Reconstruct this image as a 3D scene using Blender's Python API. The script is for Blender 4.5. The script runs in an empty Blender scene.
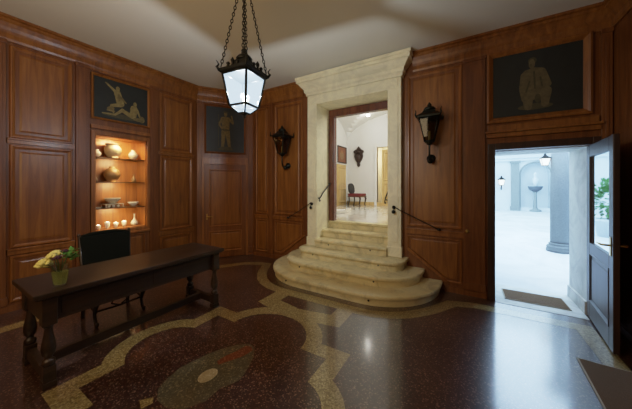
import bpy, bmesh, math, random
from mathutils import Vector, Matrix
random.seed(7)
sc = bpy.context.scene
COL = sc.collection
PI = math.pi

# ------------------------------------------------------------------ materials
def newmat(name):
    m = bpy.data.materials.new(name); m.use_nodes = True
    nt = m.node_tree
    return m, nt, nt.nodes['Principled BSDF'], nt.nodes, nt.links

def plain(name, col, rough=.5, metal=0, spec=None, coat=0, emis=None, es=0, bump=0, bscale=40, var=0):
    m, nt, b, N, L = newmat(name)
    b.inputs['Base Color'].default_value = (*col, 1)
    b.inputs['Roughness'].default_value = rough
    b.inputs['Metallic'].default_value = metal
    b.inputs['Coat Weight'].default_value = coat
    if spec is not None: b.inputs['Specular IOR Level'].default_value = spec
    if emis:
        b.inputs['Emission Color'].default_value = (*emis, 1)
        b.inputs['Emission Strength'].default_value = es
    if bump or var:
        tc = N.new('ShaderNodeTexCoord'); nz = N.new('ShaderNodeTexNoise')
        nz.inputs['Scale'].default_value = bscale; nz.inputs['Detail'].default_value = 4
        L.new(tc.outputs['Object'], nz.inputs['Vector'])
        if bump:
            bp = N.new('ShaderNodeBump'); bp.inputs['Strength'].default_value = bump; bp.inputs['Distance'].default_value = .01
            L.new(nz.outputs['Fac'], bp.inputs['Height']); L.new(bp.outputs['Normal'], b.inputs['Normal'])
        if var:
            mx = N.new('ShaderNodeMix'); mx.data_type = 'RGBA'
            mx.inputs['A'].default_value = (*[c * (1 - var) for c in col], 1)
            mx.inputs['B'].default_value = (*[min(1, c * (1 + var)) for c in col], 1)
            L.new(nz.outputs['Fac'], mx.inputs['Factor']); L.new(mx.outputs['Result'], b.inputs['Base Color'])
    return m

def ramp(N, stops):
    r = N.new('ShaderNodeValToRGB')
    while len(r.color_ramp.elements) < len(stops): r.color_ramp.elements.new(.5)
    for e, (p, c) in zip(r.color_ramp.elements, stops):
        e.position = p; e.color = (*c, 1)
    return r

def wood(name, dark, mid, light, rough=.36, coat=.25, axis='z'):
    m, nt, b, N, L = newmat(name)
    tc = N.new('ShaderNodeTexCoord'); mp = N.new('ShaderNodeMapping')
    sc_ = {'z': (9, 9, .7), 'y': (9, .7, 9), 'x': (.7, 9, 9)}[axis]
    mp.inputs['Scale'].default_value = sc_
    L.new(tc.outputs['Object'], mp.inputs['Vector'])
    n1 = N.new('ShaderNodeTexNoise'); n1.inputs['Scale'].default_value = 1.6; n1.inputs['Detail'].default_value = 7
    n1.inputs['Roughness'].default_value = .62; n1.inputs['Distortion'].default_value = .9
    L.new(mp.outputs['Vector'], n1.inputs['Vector'])
    n2 = N.new('ShaderNodeTexNoise'); n2.inputs['Scale'].default_value = .9; n2.inputs['Detail'].default_value = 2
    L.new(tc.outputs['Object'], n2.inputs['Vector'])
    ad = N.new('ShaderNodeMath'); ad.operation = 'MULTIPLY_ADD'
    L.new(n2.outputs['Fac'], ad.inputs[0]); ad.inputs[1].default_value = .35; L.new(n1.outputs['Fac'], ad.inputs[2])
    r = ramp(N, [(.42, dark), (.65, mid), (.88, light)])
    L.new(ad.outputs[0], r.inputs['Fac']); L.new(r.outputs['Color'], b.inputs['Base Color'])
    b.inputs['Roughness'].default_value = rough
    b.inputs['Coat Weight'].default_value = coat; b.inputs['Coat Roughness'].default_value = .22
    bp = N.new('ShaderNodeBump'); bp.inputs['Strength'].default_value = .12; bp.inputs['Distance'].default_value = .004
    L.new(n1.outputs['Fac'], bp.inputs['Height']); L.new(bp.outputs['Normal'], b.inputs['Normal'])
    return m

def marble(name, base, vein, rough=.35, scale=2.2, coat=.1):
    m, nt, b, N, L = newmat(name)
    tc = N.new('ShaderNodeTexCoord')
    n1 = N.new('ShaderNodeTexNoise'); n1.inputs['Scale'].default_value = scale; n1.inputs['Detail'].default_value = 9
    n1.inputs['Roughness'].default_value = .65; n1.inputs['Distortion'].default_value = 1.6
    L.new(tc.outputs['Object'], n1.inputs['Vector'])
    light = tuple(min(1, c * 1.12) for c in base)
    r = ramp(N, [(.34, vein), (.47, base), (.58, light), (.70, base)])
    L.new(n1.outputs['Fac'], r.inputs['Fac']); L.new(r.outputs['Color'], b.inputs['Base Color'])
    b.inputs['Roughness'].default_value = rough; b.inputs['Coat Weight'].default_value = coat
    return m

def terrazzo(name, base, c2, chip, thr=.70, scale=45, rough=.3):
    m, nt, b, N, L = newmat(name)
    tc = N.new('ShaderNodeTexCoord')
    v = N.new('ShaderNodeTexVoronoi'); v.inputs['Scale'].default_value = scale
    L.new(tc.outputs['Object'], v.inputs['Vector'])
    sep = N.new('ShaderNodeSeparateColor'); L.new(v.outputs['Color'], sep.inputs['Color'])
    r = ramp(N, [(0, base), (thr - .25, base), (thr - .1, c2), (thr + .12, c2), (.97, chip)])
    L.new(sep.outputs[0], r.inputs['Fac'])
    n = N.new('ShaderNodeTexNoise'); n.inputs['Scale'].default_value = 1.1; n.inputs['Detail'].default_value = 3
    L.new(tc.outputs['Object'], n.inputs['Vector'])
    mx = N.new('ShaderNodeMix'); mx.data_type = 'RGBA'; mx.blend_type = 'MULTIPLY'; mx.inputs['Factor'].default_value = 1
    L.new(r.outputs['Color'], mx.inputs['A'])
    r2 = ramp(N, [(.3, (.75, .75, .75)), (.7, (1.2, 1.15, 1.1))]); L.new(n.outputs['Fac'], r2.inputs['Fac'])
    L.new(r2.outputs['Color'], mx.inputs['B']); L.new(mx.outputs['Result'], b.inputs['Base Color'])
    b.inputs['Roughness'].default_value = rough
    b.inputs['Coat Weight'].default_value = .9; b.inputs['Coat Roughness'].default_value = .13
    b.inputs['Coat IOR'].default_value = 1.75
    return m

def glassy(name, tint, emis=None, es=0, fac=.75, rough=.03, gloss=.12):
    m = bpy.data.materials.new(name); m.use_nodes = True
    nt = m.node_tree; N = nt.nodes; L = nt.links; N.clear()
    out = N.new('ShaderNodeOutputMaterial'); tr = N.new('ShaderNodeBsdfTransparent'); gl = N.new('ShaderNodeBsdfGlossy')
    tr.inputs['Color'].default_value = (*tint, 1); gl.inputs['Roughness'].default_value = rough
    gl.inputs['Color'].default_value = (.9, .95, 1, 1)
    mx = N.new('ShaderNodeMixShader'); mx.inputs[0].default_value = gloss
    L.new(tr.outputs[0], mx.inputs[1]); L.new(gl.outputs[0], mx.inputs[2])
    last = mx
    if emis:
        em = N.new('ShaderNodeEmission'); em.inputs['Color'].default_value = (*emis, 1); em.inputs['Strength'].default_value = es
        m2 = N.new('ShaderNodeMixShader'); m2.inputs[0].default_value = 1 - fac
        L.new(mx.outputs[0], m2.inputs[1]); L.new(em.outputs[0], m2.inputs[2]); last = m2
    L.new(last.outputs[0], out.inputs[0])
    return m

M = {}
M['wood'] = wood('panel_wood', (.104, .031, .0055), (.208, .071, .012), (.30, .118, .022), rough=.42, coat=.10)
M['woodlt'] = wood('moulding_wood', (.115, .034, .0065), (.222, .076, .0145), (.32, .122, .027), rough=.38, coat=.15)
M['wooddk'] = wood('pilaster_wood', (.075, .021, .0042), (.150, .046, .009), (.22, .077, .017), rough=.42, coat=.10)
M['casing'] = wood('casing_wood', (.012, .005, .003), (.03, .012, .007), (.05, .02, .012), rough=.45, coat=.05)
M['table'] = wood('table_wood', (.008, .004, .002), (.020, .010, .005), (.042, .020, .010), rough=.42, coat=.12, axis='y')
M['frame_red'] = wood('inner_door_wood', (.05, .012, .006), (.12, .03, .014), (.19, .055, .025), rough=.25, coat=.5)
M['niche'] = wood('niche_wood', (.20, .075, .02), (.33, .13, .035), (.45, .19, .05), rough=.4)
M['floor'] = terrazzo('red_terrazzo', (.031, .012, .008), (.056, .021, .014), (.21, .13, .09), scale=105)
M['band'] = terrazzo('cream_terrazzo', (.17, .115, .035), (.27, .20, .075), (.42, .34, .17), thr=.55, scale=95)
M['shield'] = terrazzo('grey_green_terrazzo', (.075, .066, .038), (.105, .092, .055), (.20, .17, .11), scale=95)
M['redt'] = terrazzo('orange_terrazzo', (.14, .035, .014), (.18, .055, .022), (.25, .13, .07), scale=95)
M['disc'] = terrazzo('pale_terrazzo', (.35, .30, .18), (.42, .36, .23), (.5, .46, .36), scale=95)
M['ceil'] = plain('ceiling_plaster', (.74, .71, .62), .9, bump=.05, bscale=30)
M['stone'] = marble('portal_limestone', (.82, .77, .53), (.74, .69, .47), .5, 2.2, coat=0)
M['steps'] = marble('step_marble', (.70, .61, .345), (.50, .425, .23), .35, 3.0, coat=.15)
M['white'] = plain('white_plaster', (.74, .73, .68), .8, var=.04, bscale=2)
M['wmarble'] = marble('white_marble_floor', (.68, .65, .56), (.5, .46, .38), .15, 1.5, coat=.4)
M['iron'] = plain('black_iron', (.012, .013, .012), .38, .6, bump=.2, bscale=80)
M['bronze'] = plain('dark_bronze', (.02, .024, .02), .35, .8, bump=.15, bscale=80)
M['brass'] = plain('brass', (.55, .38, .13), .3, 1.0)
M['leather'] = plain('dark_leather', (.005, .006, .004), .8, spec=.12, bump=.25, bscale=120)
M['canvas'] = plain('painting_ground', (.010, .0125, .011), .6, var=.5, bscale=6)
M['canvas_blue'] = plain('painting_blue_ground', (.017, .023, .030), .6, var=.4, bscale=5)
M['figure'] = plain('painting_ochre', (.20, .155, .055), .6, var=.75, bscale=28)
M['figure2'] = plain('painting_dull_ochre', (.13, .095, .032), .6, var=.7, bscale=28)
M['figure3'] = plain('painting_shadow_ochre', (.050, .042, .018), .6, var=.6, bscale=24)
M['figure3b'] = plain('painting_brown_ochre', (.095, .075, .034), .6, var=.65, bscale=22)
M['mat'] = plain('brown_coir', (.13, .070, .028), .95, bump=.8, bscale=220, var=.35)
M['matedge'] = plain('mat_binding', (.42, .36, .26), .7)
M['court'] = marble('courtyard_paving', (.62, .64, .66), (.52, .54, .57), .7, .6, coat=0)
M['cwall'] = plain('courtyard_plaster', (.66, .70, .74), .8, var=.05, bscale=1.5)
M['cgrey'] = plain('grey_granite', (.27, .29, .29), .6, var=.22, bscale=45)
M['column'] = plain('column_granite', (.155, .165, .165), .6, var=.3, bscale=40)
M['reveal'] = marble('reveal_stone', (.60, .60, .56), (.47, .47, .44), .6, 2.0, coat=0)
M['leaf'] = plain('leaf_green', (.06, .19, .035), .5, var=.5, bscale=15)
M['leafd'] = plain('dark_leaf_green', (.022, .07, .018), .5, var=.5, bscale=15)
M['rose'] = plain('cream_yellow_petal', (.72, .68, .24), .55, var=.2, bscale=30)
M['rosew'] = plain('pale_green_petal', (.48, .55, .18), .55, var=.2, bscale=30)
M['purple'] = plain('plum_petal', (.05, .012, .035), .6)
M['ceramic'] = plain('grey_ceramic', (.34, .29, .19), .35, var=.35, bscale=18)
M['ceramicb'] = plain('brown_ceramic', (.26, .15, .06), .35, var=.5, bscale=14)
M['porc'] = plain('white_porcelain', (.72, .68, .58), .2, var=.08, bscale=20)
M['porcp'] = plain('painted_porcelain', (.42, .40, .33), .2, var=.6, bscale=55)
M['shelf'] = plain('shelf_edge', (.10, .045, .018), .3)
M['redseat'] = plain('red_upholstery', (.14, .014, .012), .7, bump=.2, bscale=90)
M['blackw'] = plain('black_lacquer', (.010, .008, .008), .3)
M['carved'] = plain('carved_walnut', (.035, .016, .008), .5, bump=.4, bscale=30)
M['yellow'] = wood('honey_wood', (.42, .27, .085), (.58, .40, .15), (.66, .48, .2), rough=.4)
M['glass'] = glassy('clear_glass', (.92, .95, .88), gloss=.20, rough=.08)
M['sglass'] = glassy('sconce_glass', (.42, .36, .22), gloss=.035)
M['lglass'] = glassy('lit_lantern_glass', (.93, .97, 1.0), emis=(.60, .80, 1.0), es=1.9, fac=.42, gloss=.08)
def liquid(name, tint, body, k):
    m = bpy.data.materials.new(name); m.use_nodes = True
    nt = m.node_tree; N = nt.nodes; L = nt.links; N.clear()
    out = N.new('ShaderNodeOutputMaterial'); tr = N.new('ShaderNodeBsdfTransparent'); tr.inputs['Color'].default_value = (*tint, 1)
    tl = N.new('ShaderNodeBsdfTranslucent'); tl.inputs['Color'].default_value = (*body, 1)
    df = N.new('ShaderNodeBsdfDiffuse'); df.inputs['Color'].default_value = (*body, 1)
    a = N.new('ShaderNodeAddShader'); L.new(tl.outputs[0], a.inputs[0]); L.new(df.outputs[0], a.inputs[1])
    mx = N.new('ShaderNodeMixShader'); mx.inputs[0].default_value = k
    L.new(tr.outputs[0], mx.inputs[1]); L.new(a.outputs[0], mx.inputs[2]); L.new(mx.outputs[0], out.inputs[0])
    return m
M['water'] = liquid('greenish_water', (.88, .90, .66), (.48, .50, .24), .32)
M['mirror'] = plain('dark_backed_glass', (.01, .012, .014), .02, 0, coat=1.0)
M['bulb'] = plain('bulb_glow', (.9, .95, 1), .3, emis=(.72, .87, 1), es=9)
M['candle'] = plain('candle_wax', (.6, .52, .36), .5)
M['glow'] = plain('warm_glow', (.9, .7, .4), .4, emis=(1, .78, .5), es=9)
M['lampwarm'] = plain('frosted_lamp_glass', (.85, .85, .75), .4, emis=(1, .93, .7), es=1.6)
M['spot'] = plain('spot_face', (1, 1, 1), .4, emis=(1, .97, .9), es=8)
M['terracotta'] = plain('terracotta', (.35, .16, .08), .8, var=.15)

# mirror glass: a real dark glass sheet that reflects strongly
_m = M['mirror'].node_tree.nodes['Principled BSDF']
_m.inputs['Metallic'].default_value = .85; _m.inputs['Base Color'].default_value = (.62, .70, .76, 1)

# ------------------------------------------------------------------ mesh builder
class MB:
    def __init__(s, T=None): s.v = []; s.f = []; s.mi = []; s.sm = []; s.T = T
    def add(s, verts, faces, mi=0, smooth=False, T=None):
        o = len(s.v); T = T or s.T
        for p in verts: s.v.append(tuple(T(*p)) if T else tuple(p))
        for f in faces: s.f.append([i + o for i in f]); s.mi.append(mi); s.sm.append(smooth)
        return s
    def box(s, x0, x1, y0, y1, z0, z1, mi=0, T=None):
        V = [(x, y, z) for z in (z0, z1) for y in (y0, y1) for x in (x0, x1)]
        return s.add(V, [(0, 2, 3, 1), (4, 5, 7, 6), (0, 1, 5, 4), (2, 6, 7, 3), (0, 4, 6, 2), (1, 3, 7, 5)], mi, False, T)
    def prism(s, poly, z0, z1, mi=0, T=None):
        n = len(poly)
        V = [(x, y, z0) for x, y in poly] + [(x, y, z1) for x, y in poly]
        F = [tuple(range(n))[::-1], tuple(range(n, 2 * n))] + [(i, (i + 1) % n, n + (i + 1) % n, n + i) for i in range(n)]
        return s.add(V, F, mi, False, T)
    def rings(s, rings, cap0=True, cap1=True, mi=0, smooth=False, closed=True, T=None):
        n = len(rings[0]); V = [p for r in rings for p in r]; F = []
        for k in range(len(rings) - 1):
            for i in range(n if closed else n - 1):
                j = (i + 1) % n
                F.append((k * n + i, k * n + j, (k + 1) * n + j, (k + 1) * n + i))
        if cap0: F.append(tuple(range(n))[::-1])
        if cap1: F.append(tuple((len(rings) - 1) * n + i for i in range(n)))
        return s.add(V, F, mi, smooth, T)
    def lathe(s, prof, c=(0, 0, 0), n=20, mi=0, smooth=True, rot=0, T=None, cap=True, sx=1, sy=1):
        R = [[(c[0] + sx * r * math.cos(rot + 2 * PI * i / n), c[1] + sy * r * math.sin(rot + 2 * PI * i / n), c[2] + z) for i in range(n)] for r, z in prof]
        return s.rings(R, cap, cap, mi, smooth, True, T)
    def tube(s, path, r, n=8, mi=0, closed=False, T=None):
        P = [Vector(p) for p in path]; R = []; N = len(P)
        rr = r if isinstance(r, (list, tuple)) else [r] * N
        up = None
        for i, p in enumerate(P):
            if closed: d = P[(i + 1) % N] - P[i - 1]
            else: d = P[min(i + 1, N - 1)] - P[max(i - 1, 0)]
            d.normalize()
            if up is None: up = d.orthogonal().normalized()
            else: up = (up - d * up.dot(d)); up = up.normalized() if up.length > 1e-6 else d.orthogonal().normalized()
            w = d.cross(up)
            R.append([tuple(p + rr[i] * (math.cos(2 * PI * k / n) * up + math.sin(2 * PI * k / n) * w)) for k in range(n)])
        if closed:
            R.append(R[0]); return s.rings(R, False, False, mi, True, True, T)
        return s.rings(R, True, True, mi, True, True, T)
    def ball(s, c, r, n=12, m=8, mi=0, sc=(1, 1, 1), T=None):
        V = [(c[0], c[1], c[2] - r * sc[2])]; F = []
        for j in range(1, m):
            a = -PI / 2 + PI * j / m
            for i in range(n):
                b = 2 * PI * i / n
                V.append((c[0] + r * sc[0] * math.cos(a) * math.cos(b), c[1] + r * sc[1] * math.cos(a) * math.sin(b), c[2] + r * sc[2] * math.sin(a)))
        V.append((c[0], c[1], c[2] + r * sc[2])); top = len(V) - 1
        for i in range(n):
            j = (i + 1) % n
            F.append((0, 1 + j, 1 + i)); F.append((top, top - n + i, top - n + j))
        for k in range(m - 2):
            for i in range(n):
                j = (i + 1) % n
                F.append((1 + k * n + i, 1 + k * n + j, 1 + (k + 1) * n + j, 1 + (k + 1) * n + i))
        return s.add(V, F, mi, True, T)
    def build(s, name, mats, parent=None, loc=None, rot=0, bevel=0, recalc=True):
        me = bpy.data.meshes.new(name); me.from_pydata(s.v, [], s.f)
        for m in (mats if isinstance(mats, (list, tuple)) else [mats]): me.materials.append(m)
        for p, mi, sm in zip(me.polygons, s.mi, s.sm): p.material_index = mi; p.use_smooth = sm
        if recalc:
            bm = bmesh.new(); bm.from_mesh(me); bmesh.ops.recalc_face_normals(bm, faces=bm.faces); bm.to_mesh(me); bm.free()
        o = bpy.data.objects.new(name, me); COL.objects.link(o)
        if parent: o.parent = parent
        if loc: o.location = loc
        if rot: o.rotation_euler = (0, 0, rot)
        if bevel:
            md = o.modifiers.new('bevel', 'BEVEL'); md.width = bevel; md.segments = 2; md.limit_method = 'ANGLE'
        return o

def tag(o, label, cat, group=None, kind=None):
    o['label'] = label; o['category'] = cat
    if group: o['group'] = group
    if kind: o['kind'] = kind
    return o
def thing(name, label, cat, loc=(0, 0, 0), rz=0, group=None):
    o = bpy.data.objects.new(name, None); COL.objects.link(o); o.location = loc; o.rotation_euler = (0, 0, rz)
    o.empty_display_size = .05
    return tag(o, label, cat, group)
def struct(o): o['kind'] = 'structure'; return o
def sroot(name, loc=(0, 0, 0), rz=0):
    o = bpy.data.objects.new(name, None); COL.objects.link(o); o.location = loc; o.rotation_euler = (0, 0, rz)
    return struct(o)
def dup(root, loc, rz=0, label=None):
    r = root.copy(); COL.objects.link(r); r.location = loc; r.rotation_euler = (0, 0, rz)
    if label: r['label'] = label
    for ch in list(root.children):
        c = ch.copy(); COL.objects.link(c); c.parent = r
        for g in list(ch.children):
            d = g.copy(); COL.objects.link(d); d.parent = c
    return r

def offset_poly(P, d, closed=True):
    """offset to the left of travel by d (inward for a CCW polygon)"""
    n = len(P); out = []
    for i in range(n):
        p = Vector(P[i])
        if closed or 0 < i < n - 1:
            a = (p - Vector(P[i - 1])).normalized(); b = (Vector(P[(i + 1) % n]) - p).normalized()
        elif i == 0: a = b = (Vector(P[1]) - p).normalized()
        else: a = b = (p - Vector(P[i - 1])).normalized()
        na = Vector((-a.y, a.x)); nb = Vector((-b.y, b.x)); m = (na + nb)
        if m.length < 1e-6: m = na
        m.normalize(); k = d / max(.35, m.dot(na))
        out.append((p.x + m.x * k, p.y + m.y * k))
    return out

# wall frames: (s along the wall, z up, d out of the wall into the room)
LX, RY, H = -5.0, 4.31, 3.73
RX, BY = 1.48, -1.5
def FL(s, z, d): return (LX + d, s, z)
def FR(s, z, d): return (s, RY - d, z)
BD = Vector((.585, .811)); BN = Vector((.811, -.585))
def FB(s, z, d): return (-5 + BD.x * s + BN.x * d, 3.34 + BD.y * s + BN.y * d, z)
def FRX(s, z, d): return (RX - d, s, z)
def FBY(s, z, d): return (s, BY + d, z)

PROF = [(0, -.01), (0, .012), (.008, .021), (.022, .022), (.030, .013), (.042, .007), (.050, -.002), (.080, -.002), (.105, .008)]
PROF_S = [(i * .62, d * .8) for i, d in PROF]
def panel_mesh(F, poly, prof=PROF, name='panel', parent=None, mat=None):
    b = MB(F); R = []
    for i, d in prof:
        q = offset_poly(poly, i) if i else poly
        R.append([(x, z, d) for x, z in q])
    b.rings(R, False, True, 0)
    # moulding colour on the frame ring, field colour inside
    n = len(poly)
    k = [5 if f < n * 5 else 6 for f in range(len(b.f))]
    b.mi = [0 if f < n * 5 else 1 for f in range(len(b.f))]
    return b.build(name, [M['woodlt'], mat or M['wood']], parent)
def rect(s0, s1, z0, z1): return [(s0, z0), (s1, z0), (s1, z1), (s0, z1)]

# ------------------------------------------------------------------ room shell
def holed_wall(F, s0, s1, z0, z1, holes, t, name, mat):
    """solid wall of thickness t with rectangular holes (s0,s1,z0,z1)"""
    S = sorted({s0, s1, *[h[0] for h in holes], *[h[1] for h in holes]})
    Z = sorted({z0, z1, *[h[2] for h in holes], *[h[3] for h in holes]})
    b = MB(F)
    for a, c in zip(S, S[1:]):
        for e, g in zip(Z, Z[1:]):
            ms, mz = (a + c) / 2, (e + g) / 2
            if any(h[0] < ms < h[1] and h[2] < mz < h[3] for h in holes): continue
            b.box(a, c, e, g, -t, 0)
    return struct(b.build(name, mat))

wall_left = holed_wall(FL, BY - .2, 3.34, -.02, H + .1, [(1.60, 2.335, .88, 2.41)], .45, 'wall_left', M['wooddk'])
wall_front = holed_wall(FR, -4.30, RX + .2, -.02, H + .1, [(-2.712, -.903, -.02, 3.385), (.348, 1.30, -.02, 2.10)], .72, 'wall_front', [M['wooddk'], M['white']])
wall_corner = struct(MB(FB).box(-.0, 1.196, -.02, H + .1, -.45, 0).build('wall_corner', M['wooddk']))
wall_right = struct(MB(FRX).box(BY - .2, RY, -.02, H + .1, -.2, 0).build('wall_right', M['wooddk']))
wall_rear = struct(MB(FBY).box(-5.2, RX + .2, -.02, H + .1, -.2, 0).build('wall_rear', M['wooddk']))
POLY = [(-5.0, BY), (RX, BY), (RX, RY), (-4.30, RY), (-5.0, 3.34)]
ceiling = struct(MB().prism([(-5.4, BY - .2), (RX + .2, BY - .2), (RX + .2, RY + .3), (-4.5, RY + .3), (-5.4, 3.4)], H, H + .12).build('ceiling', M['ceil']))

# floor with its inlaid bands (one mesh)
fb = MB()
fb.prism([(-5.1, BY - .1), (RX + .1, BY - .1), (RX + .1, RY + .05), (1.30, RY + .05), (1.30, 5.03), (.348, 5.03), (.348, RY + .05), (-4.35, RY + .05), (-5.1, 3.4)], -.03, 0, 0)
def flat(poly, z, mi): fb.add([(x, y, z) for x, y in poly], [tuple(range(len(poly)))], mi)
def strip(A, B, z, mi, closed=True):
    n = len(A)
    for i in range(n if closed else n - 1):
        j = (i + 1) % n; zz = z + (i % 9) * 9e-5
        fb.add([(*A[i], zz), (*A[j], zz), (*B[j], zz), (*B[i], zz)], [(0, 1, 2, 3)], mi)
cx, cy = -1.87, 1.39
def quatre():
    P = []
    P.append((cx + .76, cy - .65)); 
    rs = .34; ax = .69                                   # side lobe centre offset
    P += [(cx + .76, cy - .335)]
    P += [(cx + ax + rs * math.cos(t), cy + rs * math.sin(t)) for t in [(-1.25 + 2.5 * k / 14) for k in range(15)]]
    P += [(cx + .76, cy + .335), (cx + .76, cy + .65)]
    P += [(cx + .47 * math.cos(t), cy + .65 + .42 * math.sin(t)) for t in [PI * k / 18 for k in range(19)]]
    P += [(cx - .76, cy + .65), (cx - .76, cy + .335)]
    P += [(cx - ax + rs * math.cos(t), cy + rs * math.sin(t)) for t in [(PI - 1.25 + 2.5 * k / 14) for k in range(15)]]
    P += [(cx - .76, cy - .335), (cx - .76, cy - .65)]
    P += [(cx + .47 * math.cos(t), cy - .65 + .42 * math.sin(t)) for t in [PI + PI * k / 18 for k in range(19)]]
    return P
Q = quatre(); strip(Q, offset_poly(Q, -.17), .0012, 1)
for sy in (1, -1):
    def my(p): return (p[0], p[1]) if sy == 1 else (p[0], 2 * cy - p[1])
    O = [my(p) for p in [(-2.47, 2.57), (-1.86, 2.45), (-1.23, 2.57), (-1.23, 3.05), (-2.47, 3.05)]]
    I = [my(p) for p in [(-2.23, 2.76), (-1.86, 2.69), (-1.44, 2.77), (-1.44, 2.95), (-2.23, 2.95)]]
    strip(O, I, .0008, 1)
c0 = -1.83
half = [(.0, 3.03), (.60, 3.03), (.82, 3.055), (1.02, 3.13), (1.2, 3.25), (1.36, 3.42), (1.48, 3.58), (1.58, 3.75), (1.66, 3.88)]
left = [(c0 - x, y) for x, y in half][::-1]; right = [(c0 + x, y) for x, y in half[1:]]
path = [(-4.42, BY + .4), (-4.42, .6), (-4.43, 2.9), (-3.93, 3.70), (-3.62, 3.86)] + left + right + [(.10, 3.97), (1.14, 3.97), (1.14, BY + .4)]
wds = []
A = offset_poly(path, .085, False); B = offset_poly(path, -.085, False)
strip(A, B, .0016, 1, False)
flat([(-2.12, 1.13), (-2.16, 1.28), (-2.13, 1.42), (-2.11, 1.52), (-2.06, 1.64), (-1.98, 1.76), (-1.88, 1.84), (-1.80, 1.82), (-1.71, 1.72), (-1.65, 1.6), (-1.60, 1.46), (-1.63, 1.38), (-1.67, 1.31), (-1.66, 1.18), (-1.74, 1.05), (-1.86, 1.0), (-1.98, 1.0), (-2.08, 1.06)][::-1], .0012, 2)
flat([(-1.95, 1.50), (-1.90, 1.48), (-1.86, 1.56), (-1.80, 1.66), (-1.78, 1.78), (-1.83, 1.81), (-1.89, 1.80), (-1.91, 1.68), (-1.94, 1.6)][::-1], .0018, 3)
flat([(-1.87 + .065 * math.cos(t), 1.35 + .085 * math.sin(t)) for t in [2 * PI * k / 24 for k in range(24)]], .002, 4)
flat([(-2.09, .93), (-2.0, .90), (-1.98, .97), (-2.03, 1.0), (-2.06, .97)], .0014, 1)
floor = struct(fb.build('floor', [M['floor'], M['band'], M['shield'], M['redt'], M['disc']], recalc=False))

# cornice (trim_1): mitred sweep round the room, broken at the stone doorway
CP = [(0, 3.44), (.02, 3.44), (.03, 3.47), (.028, 3.53), (.045, 3.56), (.06, 3.60), (.085, 3.645), (.10, 3.66), (.10, 3.69), (.125, 3.70), (.125, 3.73), (0, 3.73)]
room_path = [(-.74, RY), (RX, RY), (RX, BY), (-5.0, BY), (-5.0, 3.34), (-4.30, RY), (-2.87, RY)]
cb = MB(); R = []
offs = [offset_poly(room_path, -d, False) for d, z in CP]
for i in range(len(room_path)):
    R.append([(offs[k][i][0], offs[k][i][1], CP[k][1]) for k in range(len(CP))])
cb.rings(R, True, True)
trim_1 = struct(cb.build('trim_1', M['wood']))
# dark gap line above the cornice
# baseboards
def baseboard(name, F, segs):
    b = MB(F)
    for s0, s1 in segs:
        b.box(s0, s1, 0, .075, 0, .03); b.box(s0, s1, .075, .088, 0, .018)
    return struct(b.build(name, M['wooddk']))
baseboard('baseboard_left', FL, [(BY, 3.32)])
baseboard('baseboard_corner', FB, [(.02, .10), (1.06, 1.18)])
baseboard('baseboard_front', FR, [(-4.28, -3.32), (-.28, .25)])
baseboard('baseboard_right', FRX, [(BY, RY - .05)])

# ------------------------------------------------------------------ panelling
def pil(F, s0, s1, parent, z0=.09, z1=3.45, d=.028):
    b = MB(F); b.box(s0, s1, z0, z1, -.01, d)
    b.box(s0 - .008, s1 + .008, z1 - .05, z1, -.01, d + .012); b.box(s0 - .008, s1 + .008, z0, z0 + .10, -.01, d + .01)
    b.box(s0 + .03, s1 - .03, z0 + .18, z1 - .10, d, d + .006)
    return b.build('pilaster', M['wooddk'], parent, bevel=.004)
def rail(F, s0, s1, z0, z1, parent, d=.03, name='rail'):
    b = MB(F); b.box(s0, s1, z0, z1, -.01, d); b.box(s0, s1, z1 - .015, z1 + .008, -.01, d + .018)
    return b.build(name, M['woodlt'], parent, bevel=.003)
# left wall
def left_bay(s0, s1, zs):
    for z0, z1 in zs: panel_mesh(FL, rect(s0, s1, z0, z1), PROF, 'panel', wall_left)
left_bay(.74, 1.335, [(.11, .70), (.80, 2.13), (2.22, 3.40)])
left_bay(-.10, .58, [(.11, .70), (.80, 2.13), (2.22, 3.40)])
left_bay(-1.3, -.26, [(.11, .70), (.80, 2.13), (2.22, 3.40)])
left_bay(2.575, 3.225, [(.11, .64), (.74, 2.19), (2.27, 3.38)])
panel_mesh(FL, rect(1.62, 2.32, .11, .76), PROF_S, 'panel', wall_left)
for a, c in ((.60, .71), (1.37, 1.53), (2.39, 2.53), (-.22, -.12)): pil(FL, a, c, wall_left)
for s0, s1 in ((.72, 1.36), (-.12, .59)):
    rail(FL, s0, s1, 2.145, 2.205, wall_left, .022); rail(FL, s0, s1, .715, .785, wall_left, .022)
rail(FL, 2.54, 3.26, 2.205, 2.255, wall_left, .022); rail(FL, 2.54, 3.26, .655, .725, wall_left, .022)
# vitrine surround on the wall
b = MB(FL)
for s0, s1, z0, z1 in ((1.545, 1.60, .82, 2.47), (2.335, 2.385, .82, 2.47), (1.60, 2.335, 2.41, 2.47), (1.60, 2.335, .82, .88)):
    b.box(s0, s1, z0, z1, -.01, .035)
b.box(1.54, 2.39, .785, .82, -.01, .05)
b.box(1.54, 2.39, 2.50, 2.56, -.01, .04); b.box(1.54, 2.39, 3.40, 3.44, -.01, .03)
b.build('niche_surround', M['woodlt'], wall_left, bevel=.006)
# front wall, left of the stone doorway
panel_mesh(FR, rect(-4.20, -3.84, .98, 3.38), PROF_S, 'panel', wall_front)
panel_mesh(FR, rect(-4.20, -3.84, .11, .84), PROF_S, 'panel', wall_front)
panel_mesh(FR, rect(-3.64, -2.90, .98, 3.38), PROF, 'panel', wall_front)
panel_mesh(FR, [(-3.64, .14), (-3.45, .14), (-2.90, .52), (-2.90, .84), (-3.64, .84)], PROF_S, 'panel', wall_front)
pil(FR, -3.80, -3.68, wall_front); pil(FR, -4.29, -4.235, wall_front); pil(FR, -2.86, -2.735, wall_front, z0=.6)
rail(FR, -4.23, -3.82, .87, .94, wall_front, .022); rail(FR, -3.67, -2.87, .87, .94, wall_front, .022)
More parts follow.
